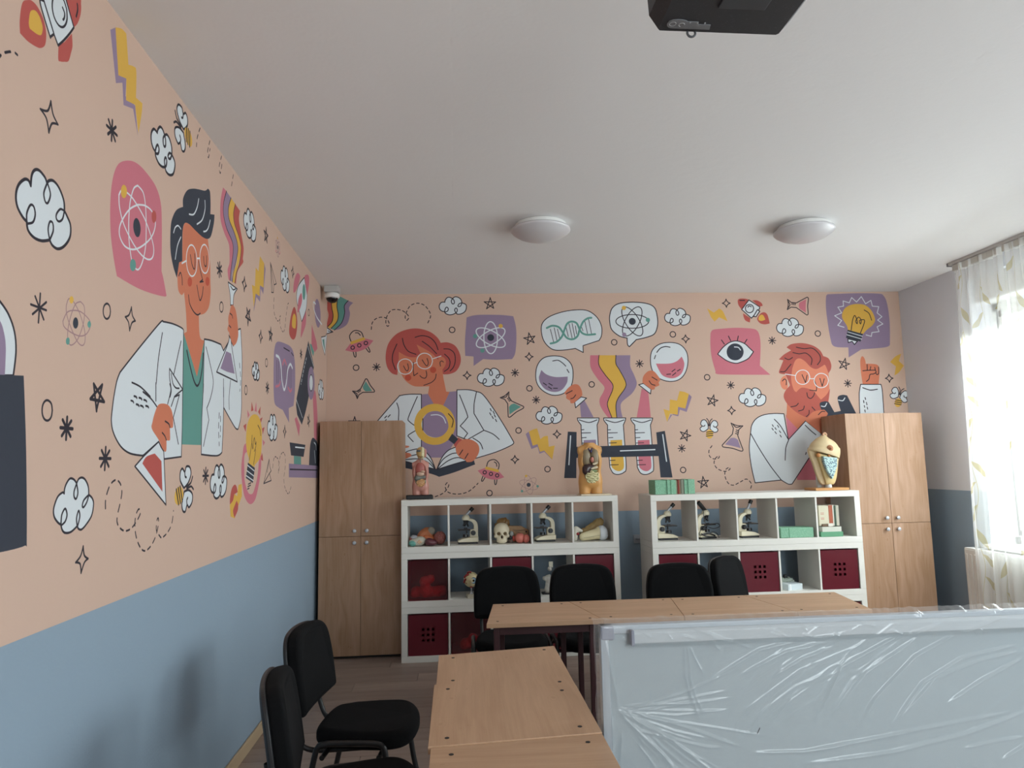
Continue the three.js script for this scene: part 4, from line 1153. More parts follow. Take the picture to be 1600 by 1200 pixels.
{
  // the film: a sheet over the front and round the edges, with creases fanning out from where it is pulled tight
  const X = 0.478, Wd = 1.95, T = 1.056, Z = -2.4, NX = 840, NY = 420;
  const px = (x, y) => [(x - 932) / 455, (y - 975) / 455];
  const crease = [];                              // [points in board metres, half width, height]
  const add = (pts, w, h) => crease.push([pts.map(([x, y]) => px(x, y)), w, h]);
  for (const [pts, w, h] of [
    [[[955, 1098], [1030, 1140], [1110, 1205]], 0.006, 0.007], [[[955, 1100], [1020, 1165], [1070, 1230]], 0.006, 0.007], [[[960, 1096], [1060, 1128], [1140, 1160]], 0.005, 0.005],
    [[[965, 1093], [1010, 1093], [1080, 1092]], 0.004, 0.003], [[[962, 1100], [990, 1130], [1090, 1158], [1110, 1160]], 0.004, 0.004],
    [[[1065, 1000], [1068, 1040], [1068, 1080], [1080, 1120]], 0.004, 0.005], [[[1062, 1003], [1060, 1050], [1070, 1100]], 0.004, 0.004], [[[1070, 1010], [1078, 1030], [1090, 1053]], 0.004, 0.005], [[[1068, 1055], [1075, 1085], [1085, 1105]], 0.004, 0.005],
    [[[1060, 973], [1085, 985], [1120, 1000], [1150, 1010]], 0.005, 0.006], [[[1100, 998], [1110, 1010], [1118, 1018]], 0.004, 0.005], [[[1140, 1005], [1155, 1012], [1165, 1016]], 0.004, 0.004],
    [[[1325, 1145], [1360, 1100], [1430, 1040], [1520, 1000], [1600, 975]], 0.006, 0.006], [[[1260, 1130], [1310, 1050], [1400, 1010], [1470, 990]], 0.006, 0.005], [[[1290, 1120], [1350, 1060], [1440, 1010]], 0.006, 0.005],
    [[[1385, 1140], [1440, 1080], [1510, 1045], [1600, 1030]], 0.006, 0.005], [[[1400, 1130], [1460, 1075], [1540, 1050], [1600, 1040]], 0.005, 0.005], [[[1480, 1112], [1540, 1080], [1610, 1050]], 0.006, 0.005],
    [[[1240, 1175], [1340, 1160], [1460, 1145], [1580, 1130]], 0.006, 0.005], [[[1240, 1190], [1380, 1180], [1500, 1160], [1610, 1130]], 0.007, 0.005], [[[1160, 1170], [1240, 1172], [1330, 1160]], 0.006, 0.004],
    [[[1100, 1060], [1180, 1020], [1260, 1005], [1300, 1000]], 0.006, 0.004], [[[1150, 1055], [1220, 1025], [1290, 1012]], 0.006, 0.004], [[[1200, 1060], [1250, 1035], [1300, 1020]], 0.006, 0.004],
    [[[940, 1000], [948, 1050], [955, 1095]], 0.006, 0.008], [[[946, 1110], [944, 1160], [948, 1220]], 0.006, 0.008], [[[985, 1150], [1010, 1185], [1040, 1215]], 0.004, 0.005], [[[960, 1130], [955, 1170], [962, 1215]], 0.006, 0.006],
    [[[1500, 1180], [1550, 1172], [1600, 1168]], 0.005, 0.005], [[[1560, 1200], [1600, 1180], [1640, 1165]], 0.006, 0.006],
  ]) add(pts, w, h);
  for (let k = 0; k < 16; k++) {                    // fine fan from the pinched left edge
    const t = -0.2 + k * 0.085, l = 60 + rnd() * 190, q = rnd() * 0.1;
    add([[958 + rnd() * 14, 1096 + rnd() * 8], [958 + l * 0.5 * Math.cos(t), 1098 + l * 0.5 * Math.sin(t)], [958 + l * Math.cos(t - q), 1098 + l * Math.sin(t - q)]], 0.004, 0.0022);
  }
  for (let k = 0; k < 22; k++) {                    // long faint sweeping folds to the upper right
    const x = 1080 + rnd() * 420, y = 1080 + rnd() * 120, s = 0.7 + rnd() * 0.8;
    add([[x, y], [x + 45 * s, y - 55 * s], [x + 110 * s, y - 95 * s], [x + 190 * s, y - 122 * s]], 0.004 + rnd() * 0.004, 0.0004 + rnd() * 0.0009);
  }
  for (let k = 0; k < 26; k++) {                    // short nicks along the top edge
    const x = 950 + rnd() * 640, y = 968 + rnd() * 34;
    add([[x, y], [x + 6 + rnd() * 16, y + 4 + rnd() * 8]], 0.003, 0.004);
  }
  const height = (u, v) => {
    let h = 0.004 * noise.noise(u * 3, v * 3, 1) + 0.0016 * noise.noise(u * 9, v * 7, 4) + 0.00015 * noise.noise(u * 20, v * 16, 2);
    for (const [q, w, a] of crease) {
      let best = 9, along = 0;
      for (let i = 0; i + 1 < q.length; i++) {
        const [x0, y0] = q[i], dx = q[i + 1][0] - x0, dy = q[i + 1][1] - y0, t = Math.min(1, Math.max(0, ((u - x0) * dx + (v - y0) * dy) / (dx * dx + dy * dy)));
        const d = Math.hypot(u - x0 - dx * t, v - y0 - dy * t);
        if (d < best) { best = d; along = (i + t) / (q.length - 1); }
      }
      const W = w * 0.9; if (best < W * 3) h += a * 1.35 * Math.exp(-(best * best) / (W * W)) * Math.min(1, 5 * along + 0.15, 5 * (1 - along) + 0.15);
    }
    return h;
  };
  const g = new THREE.PlaneGeometry(1, 1, NX, NY), p = g.attributes.position;
  for (let i = 0; i < p.count; i++) {
    const a = p.getX(i) + 0.5, b = 0.5 - p.getY(i);
    let u = -0.018 + a * (Wd + 0.018), v = -0.012 + b * (T + 0.01);
    const tray = v > 0.008 && v < 0.075 && u > 0.09 ? 0.022 * Math.min(1, (v - 0.008) / 0.012, (0.075 - v) / 0.016, (u - 0.09) / 0.012) : 0;
    let z = 0.008 + Math.max(0, tray) + height(u, v);
    const edge = Math.max(0, 0.012 - u) , topEdge = Math.max(0, 0.006 - v);
    z -= 0.75 * edge + 2.2 * topEdge;               // folds back round the left and top edges
    p.setXYZ(i, u + (0.008 * noise.noise(v * 9, 3, 1) + 0.004 * noise.noise(v * 31, 3, 5)) * Math.max(0, Math.min(1, (0.035 - u) / 0.04)), T - v + (topEdge > 0 ? 0.006 * noise.noise(u * 30, 1, 8) + 0.004 : 0), z);
  }
  g.computeVertexNormals();
  const o = thing('plastic_film', 'creased clear plastic film wrapped over the big grey-white board', 'plastic film', [X, 0, Z]);
  part('film_sheet', g, mat('#ffffff', 0.16, { transmission: 0.9, ior: 1.45, specularIntensity: 1, side: THREE.DoubleSide }), o);
}
// ---------------------------------------------------------------- fittings on ceiling and walls
{
  const lamp = (x, z, label) => {
    const o = thing('ceiling_lamp', label, 'ceiling lamp', [x, H, z], 0, 'round flush ceiling lamps');
    part('base_ring', lathe([[0.0001, 0], [0.172, 0], [0.178, -0.006], [0.178, -0.03], [0.17, -0.036], [0.0001, -0.036]], 64), M.whitePlastic, o);
    part('diffuser', lathe([[0.176, -0.03], [0.203, -0.036], [0.206, -0.046], [0.196, -0.058], [0.16, -0.082], [0.11, -0.1], [0.055, -0.109], [0.0001, -0.111]].reverse(), 72), mat('#cfcdd0', 0.32, { clearcoat: 0.3, clearcoatRoughness: 0.2 }), o, 'frosted white dome');
    return o;
  };
  lamp(0.605, -4.66, 'round frosted ceiling lamp on the left, above the far desks');
  lamp(2.49, -4.64, 'round frosted ceiling lamp on the right, towards the window');
}
{
  const o = thing('projector', 'black ceiling projector seen from below at the top edge', 'projector', [0.722, 2.75, -1.585], 0.01);
  const ring = (y, w, d, c) => [[-w + c, -d], [w - c, -d], [w, -d + c], [w, d - c], [w - c, d], [-w + c, d], [-w, d - c], [-w, -d + c]].map(([x, z]) => V3(x, y, z));
  const R = [ring(0, 0.168, 0.135, 0.006), ring(0.03, 0.195, 0.148, 0.03), ring(0.085, 0.197, 0.15, 0.03), ring(0.098, 0.185, 0.14, 0.03)], v = [];
  const tri = (a, b, c) => v.push(a.x, a.y, a.z, b.x, b.y, b.z, c.x, c.y, c.z);
  for (let k = 0; k < 3; k++) for (let i = 0; i < 8; i++) { const a = R[k][i], b = R[k][(i + 1) % 8], c = R[k + 1][i], d = R[k + 1][(i + 1) % 8]; tri(a, c, b); tri(b, c, d); }
  for (let i = 1; i < 7; i++) { tri(R[0][0], R[0][i], R[0][i + 1]); tri(R[3][0], R[3][i + 1], R[3][i]); }
  const g = new THREE.BufferGeometry(); g.setAttribute('position', new THREE.BufferAttribute(new Float32Array(v), 3)); g.computeVertexNormals();
  const dust = texture(512, 512, (q, w, h) => {
    q.fillStyle = '#2c2e33'; q.fillRect(0, 0, w, h);
    for (let i = 0; i < 900; i++) { q.fillStyle = i % 3 ? 'rgba(120,122,128,0.10)' : 'rgba(20,20,24,0.14)'; q.beginPath(); q.ellipse(rnd() * w, rnd() * h, 1 + rnd() * 5, 1 + rnd() * 3, rnd() * 3, 0, 7); q.fill(); }
  }, [3, 3]);
  part('housing', metric(g), mat('#ffffff', 0.55, { map: dust }), o);
  part('filter_hatch', extrude([[-0.062, 0], [0.062, 0], [0.062, 0.115], [0.042, 0.13], [-0.042, 0.13], [-0.062, 0.115]], 0.004, 0.0015).rotateX(Math.PI / 2).translate(0.02, 0.001, -0.03), mat('#3a3d42', 0.5), o);
  const badge = new THREE.Shape();
  badge.moveTo(0.02, -0.018); badge.lineTo(0.122, -0.018); badge.lineTo(0.118, 0.002); badge.lineTo(0.085, 0.002); badge.lineTo(0.082, 0.012); badge.lineTo(0.052, 0.012); badge.bezierCurveTo(0.045, 0.022, -0.002, 0.024, 0, 0.002); badge.bezierCurveTo(0.001, -0.012, 0.01, -0.018, 0.02, -0.018);
  const b = part('badge', extrude(badge, 0.002, 0.0006).rotateX(Math.PI / 2).translate(-0.152, 0.0002, -0.103), mat('#75777b', 0.45), o, 'light grey badge with small round symbols');
  part('badge_symbol', [new THREE.TorusGeometry(0.0085, 0.0012, 6, 24).rotateX(Math.PI / 2).translate(-0.137, -0.002, -0.102), new THREE.TorusGeometry(0.0075, 0.0012, 6, 24, 4.6).rotateX(Math.PI / 2).translate(-0.112, -0.002, -0.104), ...[-0.092, -0.072, -0.052].map((x) => cyl(0.0022, 0.0022, 0.002, x, -0.002, -0.094, 10))], mat('#b4b6ba', 0.4), b);
  part('side_vent', [...Array(9)].map((_, i) => sharp(0.004, 0.006, 0.09, -0.197, 0.034 + i * 0.006, 0.05)).filter((_, i) => i % 2 === 0), M.black, o);
  part('security_ring', new THREE.TorusGeometry(0.011, 0.0032, 8, 24).translate(-0.075, -0.004, -0.135), mat('#55575b', 0.4), o);
  part('ceiling_mount', [cyl(0.022, 0.022, H - 2.75 - 0.1, 0, 0.098 + (H - 2.75 - 0.1) / 2, 0), cyl(0.06, 0.06, 0.012, 0, H - 2.757, 0)], M.black, o);
}
{
  const o = thing('security_camera', 'white dome security camera in the far left ceiling corner', 'camera', [-1.105, 0, -6.36]);
  part('junction_box', box(0.135, 0.062, 0.12, 0.0, H - 0.032, 0, 0.01), mat('#b9b8b6', 0.35), o, 'grey glossy mounting box');
  part('housing', lathe([[0.0001, H - 0.06], [0.05, H - 0.062], [0.066, H - 0.072], [0.066, H - 0.1], [0.056, H - 0.112], [0.0001, H - 0.112]].reverse(), 36), M.whitePlastic, o);
  part('dome', new THREE.SphereGeometry(0.054, 32, 16, 0, 6.2832, Math.PI / 2, Math.PI / 2).scale(1, 0.85, 1).translate(0, H - 0.108, 0), mat('#0c0c0f', 0.08), o, 'shiny black dome');
}
{
  const z = zBack(1.7) + 0.002, o = thing('wall_socket', 'small grey wall socket in the gap between the two shelves', 'socket', [1.703, 0.884, z], Math.atan(TW));
  part('plate', box(0.08, 0.08, 0.012, 0, 0, 0.006, 0.004), mat('#a7abb3', 0.4), o);
  part('insert', cyl(0.022, 0.022, 0.012, 0, 0, 0.009, 24).rotateX(0), mat('#8d929b', 0.4), o).rotation.x = 0;
}
{
  const o = thing('curtain_rail', 'grey metal curtain rail under the ceiling at the window wall', 'curtain rail', [4.27, H, 0]);
  part('rail', box(0.05, 0.024, 4.4, 0, -0.012, -3.35, 0.004), mat('#c4c1be', 0.4, { metalness: 0.3 }), o);
  part('end_stop', box(0.054, 0.03, 0.02, 0, -0.015, -5.555, 0.004), mat('#77757a', 0.4), o);
}
{
  // sheer curtains: a printed vine of leaves on see-through voile
  const W = 1024, Hh = 2048, mW = 1.2, mH = 3.2;
  const leaf = (g, x, y, a, l, w) => { g.save(); g.translate(x, y); g.rotate(a); g.beginPath(); g.moveTo(0, 0); g.bezierCurveTo(w, l * 0.3, w * 0.8, l * 0.75, 0, l); g.bezierCurveTo(-w * 0.35, l * 0.7, -w * 0.3, l * 0.3, 0, 0); g.fill(); g.restore(); };
  const vines = (g, ink) => {
    g.fillStyle = g.strokeStyle = ink;
    const s = W / mW, r = (() => { let q = 5; return () => { q = (q * 16807) % 2147483647; return q / 2147483647; }; })();
    for (let k = 0; k < 4; k++) {
      const x0 = (0.15 + k * 0.3) * s; let y = -20;
      g.lineWidth = 3; g.beginPath();
      for (let q = 0; q < Hh; q += 8) g.lineTo(x0 + Math.sin(q / 60 + k) * 14, q);
      g.stroke();
      while (y < Hh) { y += 90 + r() * 120; const side = r() < 0.5 ? -1 : 1; leaf(g, x0 + Math.sin(y / 60 + k) * 14, y, side * (0.5 + r() * 0.7), 110 + r() * 70, 38 * side); }
    }
  };
  const col = texture(W, Hh, (g) => { g.fillStyle = '#f3f4f1'; g.fillRect(0, 0, W, Hh); vines(g, '#cbc19a'); });
  const alp = texture(W, Hh, (g) => { g.fillStyle = '#8a8a8a'; g.fillRect(0, 0, W, Hh); vines(g, '#b0b0b0'); g.fillStyle = '#dcdcdc'; g.fillRect(0, 0, W, 40); g.fillRect(0, Hh - 26, W, 26); }, null, false);
  const voile = mat('#ffffff', 1, { map: col, alphaMap: alp, transparent: true, transmission: 0.2, side: THREE.DoubleSide, specularIntensity: 0.2 });
  const panel = (label, z0, z1, x, waves, amp, phase, drift) => {
    const NX = 220, NY = 40, len = z1 - z0, g = new THREE.PlaneGeometry(1, 1, NX, NY), p = g.attributes.position, uv = g.attributes.uv;
    for (let i = 0; i < p.count; i++) {
      const a = p.getX(i) + 0.5, b = 0.5 - p.getY(i), y = H - 0.03 - b * (H - 0.06);
      const f = Math.sin(a * waves * 6.283 + phase + 0.5 * Math.sin(b * 2 + a * 3)) * amp * (0.55 + 0.45 * b) + 0.4 * amp * Math.sin(a * waves * 14.1 + 1 + b);
      p.setXYZ(i, f + 0.012 * noise.noise(a * 5, b * 3, phase), y, z0 + a * len + drift * b * (1 - a) + 0.01 * Math.sin(b * 7 + a * 9));
      uv.setXY(i, a * len * 1.55 / mW, 1 - b * (H - 0.06) / mH);
    }
    g.computeVertexNormals();
    const o = thing('curtain', label, 'curtain', [x, 0, 0], 0, 'sheer white leaf-patterned curtains');
    part('voile', g, voile, o);
    part('heading_tape', [...Array(Math.round(len / 0.1))].map((_, i) => box(0.012, 0.05, 0.098, 0, H - 0.052, z0 + 0.05 + i * 0.1, 0.004)), mat('#cfccc4', 0.9), o);
  };
  panel('sheer white curtain with leaves, hanging nearest the right wardrobe', -5.53, -5.0, 4.27, 4, 0.02, 0.4, -0.09);
  panel('sheer white curtain with leaves, cut by the right edge of the picture', -4.975, -3.3, 4.265, 11, 0.026, 2, -0.02);
}
{
  const o = thing('radiator', 'cream panel radiator behind the curtain under the window', 'radiator', [XR - 0.058, 0, -4.85]);
  part('panel', [box(0.012, 0.62, 1.9, -0.04, 0.5, 0, 0.005), box(0.012, 0.62, 1.9, 0.035, 0.5, 0, 0.005), ...[...Array(38)].map((_, i) => box(0.01, 0.54, 0.026, -0.046, 0.5, -0.925 + i * 0.05, 0.004))], mat('#e6e5e1', 0.45), o);
  part('top_grille', [box(0.085, 0.012, 1.9, 0, 0.815, 0, 0.004), ...[-1, 1].map((s) => box(0.085, 0.62, 0.012, 0, 0.505, s * 0.945, 0.004))], mat('#e2e1dd', 0.45), o);
  part('foot', [-0.7, 0.7].map((z) => box(0.05, 0.2, 0.04, 0, 0.1, z, 0.004)), mat('#d0cabb', 0.5), o);
}
// ---------------------------------------------------------------- microscopes
const LENS = mat('#1a1a1d', 0.35);
function microscope(label, x, y, z, turn, tilt, s = 1) {      // arm on local -x; tilt +1 leans the eyepiece away from the arm, -1 over it
  const o = thing('microscope', label, 'microscope', [x, y, z], turn, 'school microscopes');
  part('foot', box(0.165, 0.016, 0.105, 0.005, 0.008, 0, 0.005), LENS, o);
  part('base', extrude([[-0.085, 0], [0.088, 0], [0.09, 0.012], [0.05, 0.03], [-0.01, 0.038], [-0.085, 0.04]], 0.1, 0.004).translate(0, 0.017, -0.05), M.cream, o);
  const a = new THREE.Shape();
  a.moveTo(-0.085, 0.055); a.lineTo(-0.085, 0.14); a.bezierCurveTo(-0.085, 0.19, -0.055, 0.213, 0, 0.215); a.lineTo(0.012, 0.198); a.bezierCurveTo(-0.035, 0.193, -0.05, 0.17, -0.05, 0.14);
  a.lineTo(-0.048, 0.122); a.lineTo(-0.014, 0.118); a.lineTo(-0.014, 0.055); a.closePath();
  part('arm', extrude(a, 0.034, 0.005, 12).translate(0, 0, -0.017), M.cream, o);
  part('head', lathe([[0.0001, 0], [0.03, 0], [0.034, 0.004], [0.034, 0.022], [0.03, 0.028], [0.022, 0.042], [0.0001, 0.048]], 30).translate(0.018, 0.2, 0), M.cream, o);
  const e0 = V3(0.018, 0.238, 0), dir = V3(tilt, 1.05, 0).normalize(), at = (t) => e0.clone().addScaledVector(dir, t);
  part('eyepiece_tube', rod(at(-0.005), at(0.062), 0.012), M.alu, o);
  part('eyepiece', [rod(at(0.056), at(0.088), 0.016, 0.017), rod(at(0.084), at(0.092), 0.013, 0.014)], LENS, o);
  const nose = part('nosepiece', [cyl(0.026, 0.022, 0.02, 0.018, 0.19, 0), cyl(0.02, 0.02, 0.012, 0.02, 0.176, 0)], LENS, o);
  for (const [dx, dz, l] of [[-0.014, 0.004, 0.032], [0.006, 0.014, 0.028], [0.016, -0.008, 0.024]]) part('objective', rod(V3(0.019 + dx * 0.5, 0.176, dz * 0.5), V3(0.019 + dx * 1.5, 0.176 - l, dz * 1.4), 0.0095, 0.007, 14), LENS, nose);
  part('stage', [box(0.105, 0.009, 0.1, 0.035, 0.118, 0, 0.003), box(0.03, 0.012, 0.012, 0.02, 0.128, 0.02, 0.002)], LENS, o);
  part('condenser', [cyl(0.007, 0.007, 0.03, 0.012, 0.1, 0.01, 14), cyl(0.022, 0.024, 0.022, 0.024, 0.068, 0)], LENS, o);
  for (const q of [-1, 1]) part('focus_knob', [cyl(0.021, 0.021, 0.014, 0, 0, 0, 24).rotateX(Math.PI / 2).translate(-0.042, 0.092, q * 0.03), cyl(0.013, 0.013, 0.03, 0, 0, 0, 20).rotateX(Math.PI / 2).translate(-0.042, 0.092, q * 0.034)], LENS, o);
  o.scale.setScalar(s);
  return o;
}
{
  let c = cell(0, 2, 1); microscope('microscope in the left shelf beside the skull, facing left', c.x - 0.01, c.y, c.z - 0.17, Math.PI + 0.05, -1);
  c = cell(0, 2, 3); microscope('microscope in the left shelf, fourth cell, facing left', c.x - 0.045, c.y, c.z - 0.17, Math.PI + 0.12, -1);
  c = cell(1, 2, 0); microscope('microscope at the left end of the right shelf, under the green block', c.x - 0.045, c.y, c.z - 0.17, 0.0, 1);
  c = cell(1, 2, 2); microscope('third microscope of the right shelf, eyepiece upright, beside the green foam', c.x - 0.03, c.y, c.z - 0.17, 0.15, 0.55);
  c = cell(1, 2, 1);
  const m = microscope('microscope wrapped in its black cable, second cell of the right shelf', c.x - 0.055, c.y, c.z - 0.17, 0.35, -1);
  part('camera_eyepiece', rod(V3(0.02, 0.235, 0.0), V3(-0.055, 0.312, 0.0), 0.017, 0.018, 18), LENS, m);
  part('cable', tube([[-0.03, 0.25, 0.03], [-0.03, 0.14, 0.05], [0.03, 0.13, 0.07], [0.11, 0.125, 0.05], [0.115, 0.1, 0.06], [0.03, 0.09, 0.075], [-0.06, 0.115, 0.065], [-0.105, 0.06, 0.06], [-0.1, 0.04, 0.06], [-0.02, 0.045, 0.066], [0.04, 0.06, 0.07], [0.09, 0.035, 0.06], [0.1, 0.006, 0.065]], 0.0035, 120), LENS, m);
  part('cable', tube([[-0.085, 0.045, 0.062], [-0.02, 0.05, 0.07], [0.05, 0.03, 0.068], [0.03, 0.02, 0.075], [-0.05, 0.03, 0.072], [-0.085, 0.05, 0.062]], 0.006, 60), LENS, m);
}
// ---------------------------------------------------------------- anatomical models in the shelves
{
  const c = cell(0, 2, 2), o = thing('skull', 'cream plastic human skull in the top row of the left shelf', 'skull', [c.x - 0.075, c.y, c.z - 0.12], -0.05);
  const f = (x, y, z) => {
    let d = ell(x, y, z, 0, 0.108, -0.02, 0.068, 0.064, 0.082);
    d = smin(d, ell(x, y, z, 0, 0.066, 0.035, 0.052, 0.05, 0.035), 0.03);
    d = smin(d, ell(x, y, z, 0, 0.026, 0.035, 0.042, 0.026, 0.03), 0.02);
    for (const s of [-1, 1]) {
      d = smin(d, ell(x, y, z, s * 0.05, 0.062, 0.03, 0.014, 0.012, 0.03), 0.015);
      d = Math.max(d, -ell(x, y, z, s * 0.027, 0.084, 0.066, 0.02, 0.0185, 0.03));
      d = Math.max(d, -ell(x, y, z, s * 0.05, 0.036, 0.05, 0.012, 0.02, 0.03));
    }
    d = Math.max(d, -ell(x, y, z, 0, 0.057, 0.07, 0.012, 0.018, 0.026));
    return d;
  };
  part('cranium', blob(onFloor(f), 0.115, 64, [0, 0.085, 0]), M.bone, o);
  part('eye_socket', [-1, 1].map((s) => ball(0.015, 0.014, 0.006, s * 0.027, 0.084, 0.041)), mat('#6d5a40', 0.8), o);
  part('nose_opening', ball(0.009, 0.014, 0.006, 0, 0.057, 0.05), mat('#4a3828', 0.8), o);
  part('teeth', [...Array(10)].map((_, i) => { const a = (i % 5 - 2) * 0.25; return box(0.0078, 0.0085, 0.006, Math.sin(a) * 0.034, i < 5 ? 0.036 : 0.026, 0.03 + Math.cos(a) * 0.036, 0.002); }), mat('#e6dcbd', 0.4), o);
}
const brainGeo = (sx, sy, sz, freq) => {
  const g = new THREE.SphereGeometry(1, 72, 48), p = g.attributes.position;
  for (let i = 0; i < p.count; i++) {
    const x = p.getX(i), y = p.getY(i), z = p.getZ(i), n = Math.abs(noise.noise(x * freq + 3, y * freq, z * freq));
    const k = 1 - 0.11 * Math.pow(Math.max(0, 1 - n * 6), 1.5) - 0.10 * Math.exp(-(x * x) / 0.004);
    p.setXYZ(i, x * k * sx, y * k * sy, z * k * sz);
  }
  g.computeVertexNormals();
  return g;
};
{
  const c = cell(0, 2, 0), z = c.z - 0.15;
  let o = thing('brain_model', 'brownish-pink brain model in the left end cell, top row of the left shelf', 'brain model', [c.x + 0.1, c.y, z]);
  part('brain', brainGeo(0.052, 0.056, 0.07, 3.2).translate(0, 0.058, 0), mat('#9c5f58', 0.5), o);
  o = thing('head_model', 'orange half-head model lying behind the coloured organs at the shelf\'s left end', 'head model', [c.x - 0.005, c.y, z - 0.06]);
  part('head', blob(onFloor((x, y, q) => smin(smin(ell(x, y, q, -0.005, 0.085, 0, 0.06, 0.06, 0.06), ell(x, y, q, -0.045, 0.07, 0.02, 0.045, 0.045, 0.05), 0.03), ell(x, y, q, 0.0, 0.04, 0.02, 0.05, 0.045, 0.05), 0.03) + 0.004 * noise.noise(x * 50, y * 50, q * 50)), 0.14, 48, [0, 0.08, 0]), mat('#b9714a', 0.5), o);
  part('cut_face', ball(0.032, 0.035, 0.02, 0.03, 0.115, 0.035), mat('#8f8a7c', 0.5), o, 'greyish-green cut face');
  part('jaw', blob((x, y, q) => smin(ell(x, y, q, 0.01, 0.05, 0.058, 0.045, 0.03, 0.02), ell(x, y, q, -0.02, 0.065, 0.062, 0.02, 0.02, 0.015), 0.02), 0.09, 34, [0, 0.05, 0.06]), mat('#c06a3c', 0.45), o, 'orange facial muscle');
  o = thing('organ_model', 'white and teal cut organ model at the front of the left end cell', 'organ model', [c.x - 0.09, c.y, z + 0.07], 0.3);
  part('body', blob((x, y, q) => smin(ell(x, y, q, 0, 0.035, 0, 0.07, 0.034, 0.045), ell(x, y, q, 0.025, 0.05, 0, 0.045, 0.03, 0.04), 0.02), 0.09, 40, [0, 0.045, 0]), mat('#b9b5a6', 0.4), o);
  part('cut_section', blob((x, y, q) => ell(x, y, q, 0.01, 0.04, 0.028, 0.035, 0.022, 0.022) + 0.003 * Math.sin(x * 220) * Math.sin(y * 220), 0.06, 34, [0.01, 0.04, 0.02]), mat('#c9a384', 0.45), o);
  part('teal_rim', ball(0.034, 0.026, 0.035, -0.042, 0.027, 0.012), mat('#5f9a90', 0.4), o, 'teal end');
  part('top_lobe', ball(0.03, 0.018, 0.028, -0.025, 0.075, -0.01), mat('#9a9aa0', 0.4), o, 'grey-white lobe');
  part('red_lobe', ball(0.034, 0.024, 0.03, -0.03, 0.06, -0.025), mat('#8e4a44', 0.5), o, 'dull red lobe');
  o = thing('liver_model', 'dark purple-brown organ lying between the orange head and the brain', 'organ model', [c.x + 0.04, c.y, z + 0.085]);
  part('lobe', blob(onFloor((x, y, q) => smin(ell(x, y, q, -0.008, 0.028, 0, 0.048, 0.026, 0.04), ell(x, y, q, -0.03, 0.04, 0, 0.028, 0.025, 0.03), 0.03)), 0.08, 36, [0, 0.03, 0]), mat('#5d2f38', 0.3), o);
}
{
  const c = cell(0, 2, 2), z = c.z - 0.15;
  let o = thing('pink_brain_model', 'bright pink two-lobed brain model beside the skull', 'brain model', [c.x + 0.096, c.y, z + 0.06], -0.3);
  part('left_lobe', blob(onFloor((x, y, q) => ell(x, y, q, -0.016, 0.042, 0, 0.044, 0.043, 0.05)), 0.09, 40, [0, 0.045, 0]), mat('#d47a6c', 0.32), o);
  part('right_lobe', blob(onFloor((x, y, q) => ell(x, y, q, 0.038, 0.038, 0, 0.03, 0.037, 0.045)), 0.09, 40, [0.02, 0.045, 0]), mat('#cc7063', 0.32), o);
  o = thing('muscle_relief', 'tan muscle relief board with a dark spot, standing behind the pink brain', 'relief model', [c.x + 0.075, c.y, z - 0.06], -0.1);
  part('board', extrude([[-0.085, 0], [0.09, 0], [0.092, 0.1], [0.03, 0.135], [-0.085, 0.14]], 0.03, 0.008), mat('#a98763', 0.6), o);
  part('vessel', [tube([[-0.06, 0.115, 0.034], [-0.02, 0.1, 0.036], [0.07, 0.103, 0.036]], 0.0032, 30), tube([[-0.07, 0.09, 0.034], [0, 0.085, 0.036], [0.05, 0.06, 0.036]], 0.003, 30)], mat('#4c3a33', 0.5), o);
  part('dark_spot', ball(0.011, 0.013, 0.006, 0.072, 0.088, 0.034), mat('#3a1f20', 0.5), o);
  o = thing('organ_bag', 'yellow-brown bag of model pieces behind the skull', 'bag', [c.x - 0.065, c.y, z - 0.135]);
  part('bag', blob(onFloor((x, y, q) => smin(ell(x, y, q, 0, 0.09, 0, 0.07, 0.09, 0.05), ell(x, y, q, 0.02, 0.165, 0, 0.045, 0.035, 0.035), 0.04) + 0.008 * noise.noise(x * 40, y * 40, q * 40)), 0.14, 46, [0, 0.1, 0]), mat('#8d6a3f', 0.35), o);
  o = thing('ear_model', 'small dark organ model with a red side, between skull and pink brain', 'organ model', [c.x + 0.004, c.y, z + 0.03]);
  part('core', blob(onFloor((x, y, q) => smin(ell(x, y, q, 0, 0.035, 0, 0.026, 0.036, 0.03), ell(x, y, q, 0.006, 0.07, -0.01, 0.024, 0.03, 0.025), 0.02)), 0.08, 36, [0, 0.045, 0]), mat('#6d5f55', 0.5), o);
  part('red_side', ball(0.014, 0.024, 0.016, 0.022, 0.04, 0.02), mat('#9c3b30', 0.4), o, 'red side');
  part('black_side', ball(0.018, 0.018, 0.016, -0.006, 0.045, 0.022), mat('#1d1b20', 0.4), o, 'black side');
  part('grey_top', ball(0.018, 0.024, 0.014, 0.004, 0.078, 0.012), mat('#8f948f', 0.4), o, 'grey-green top');
}
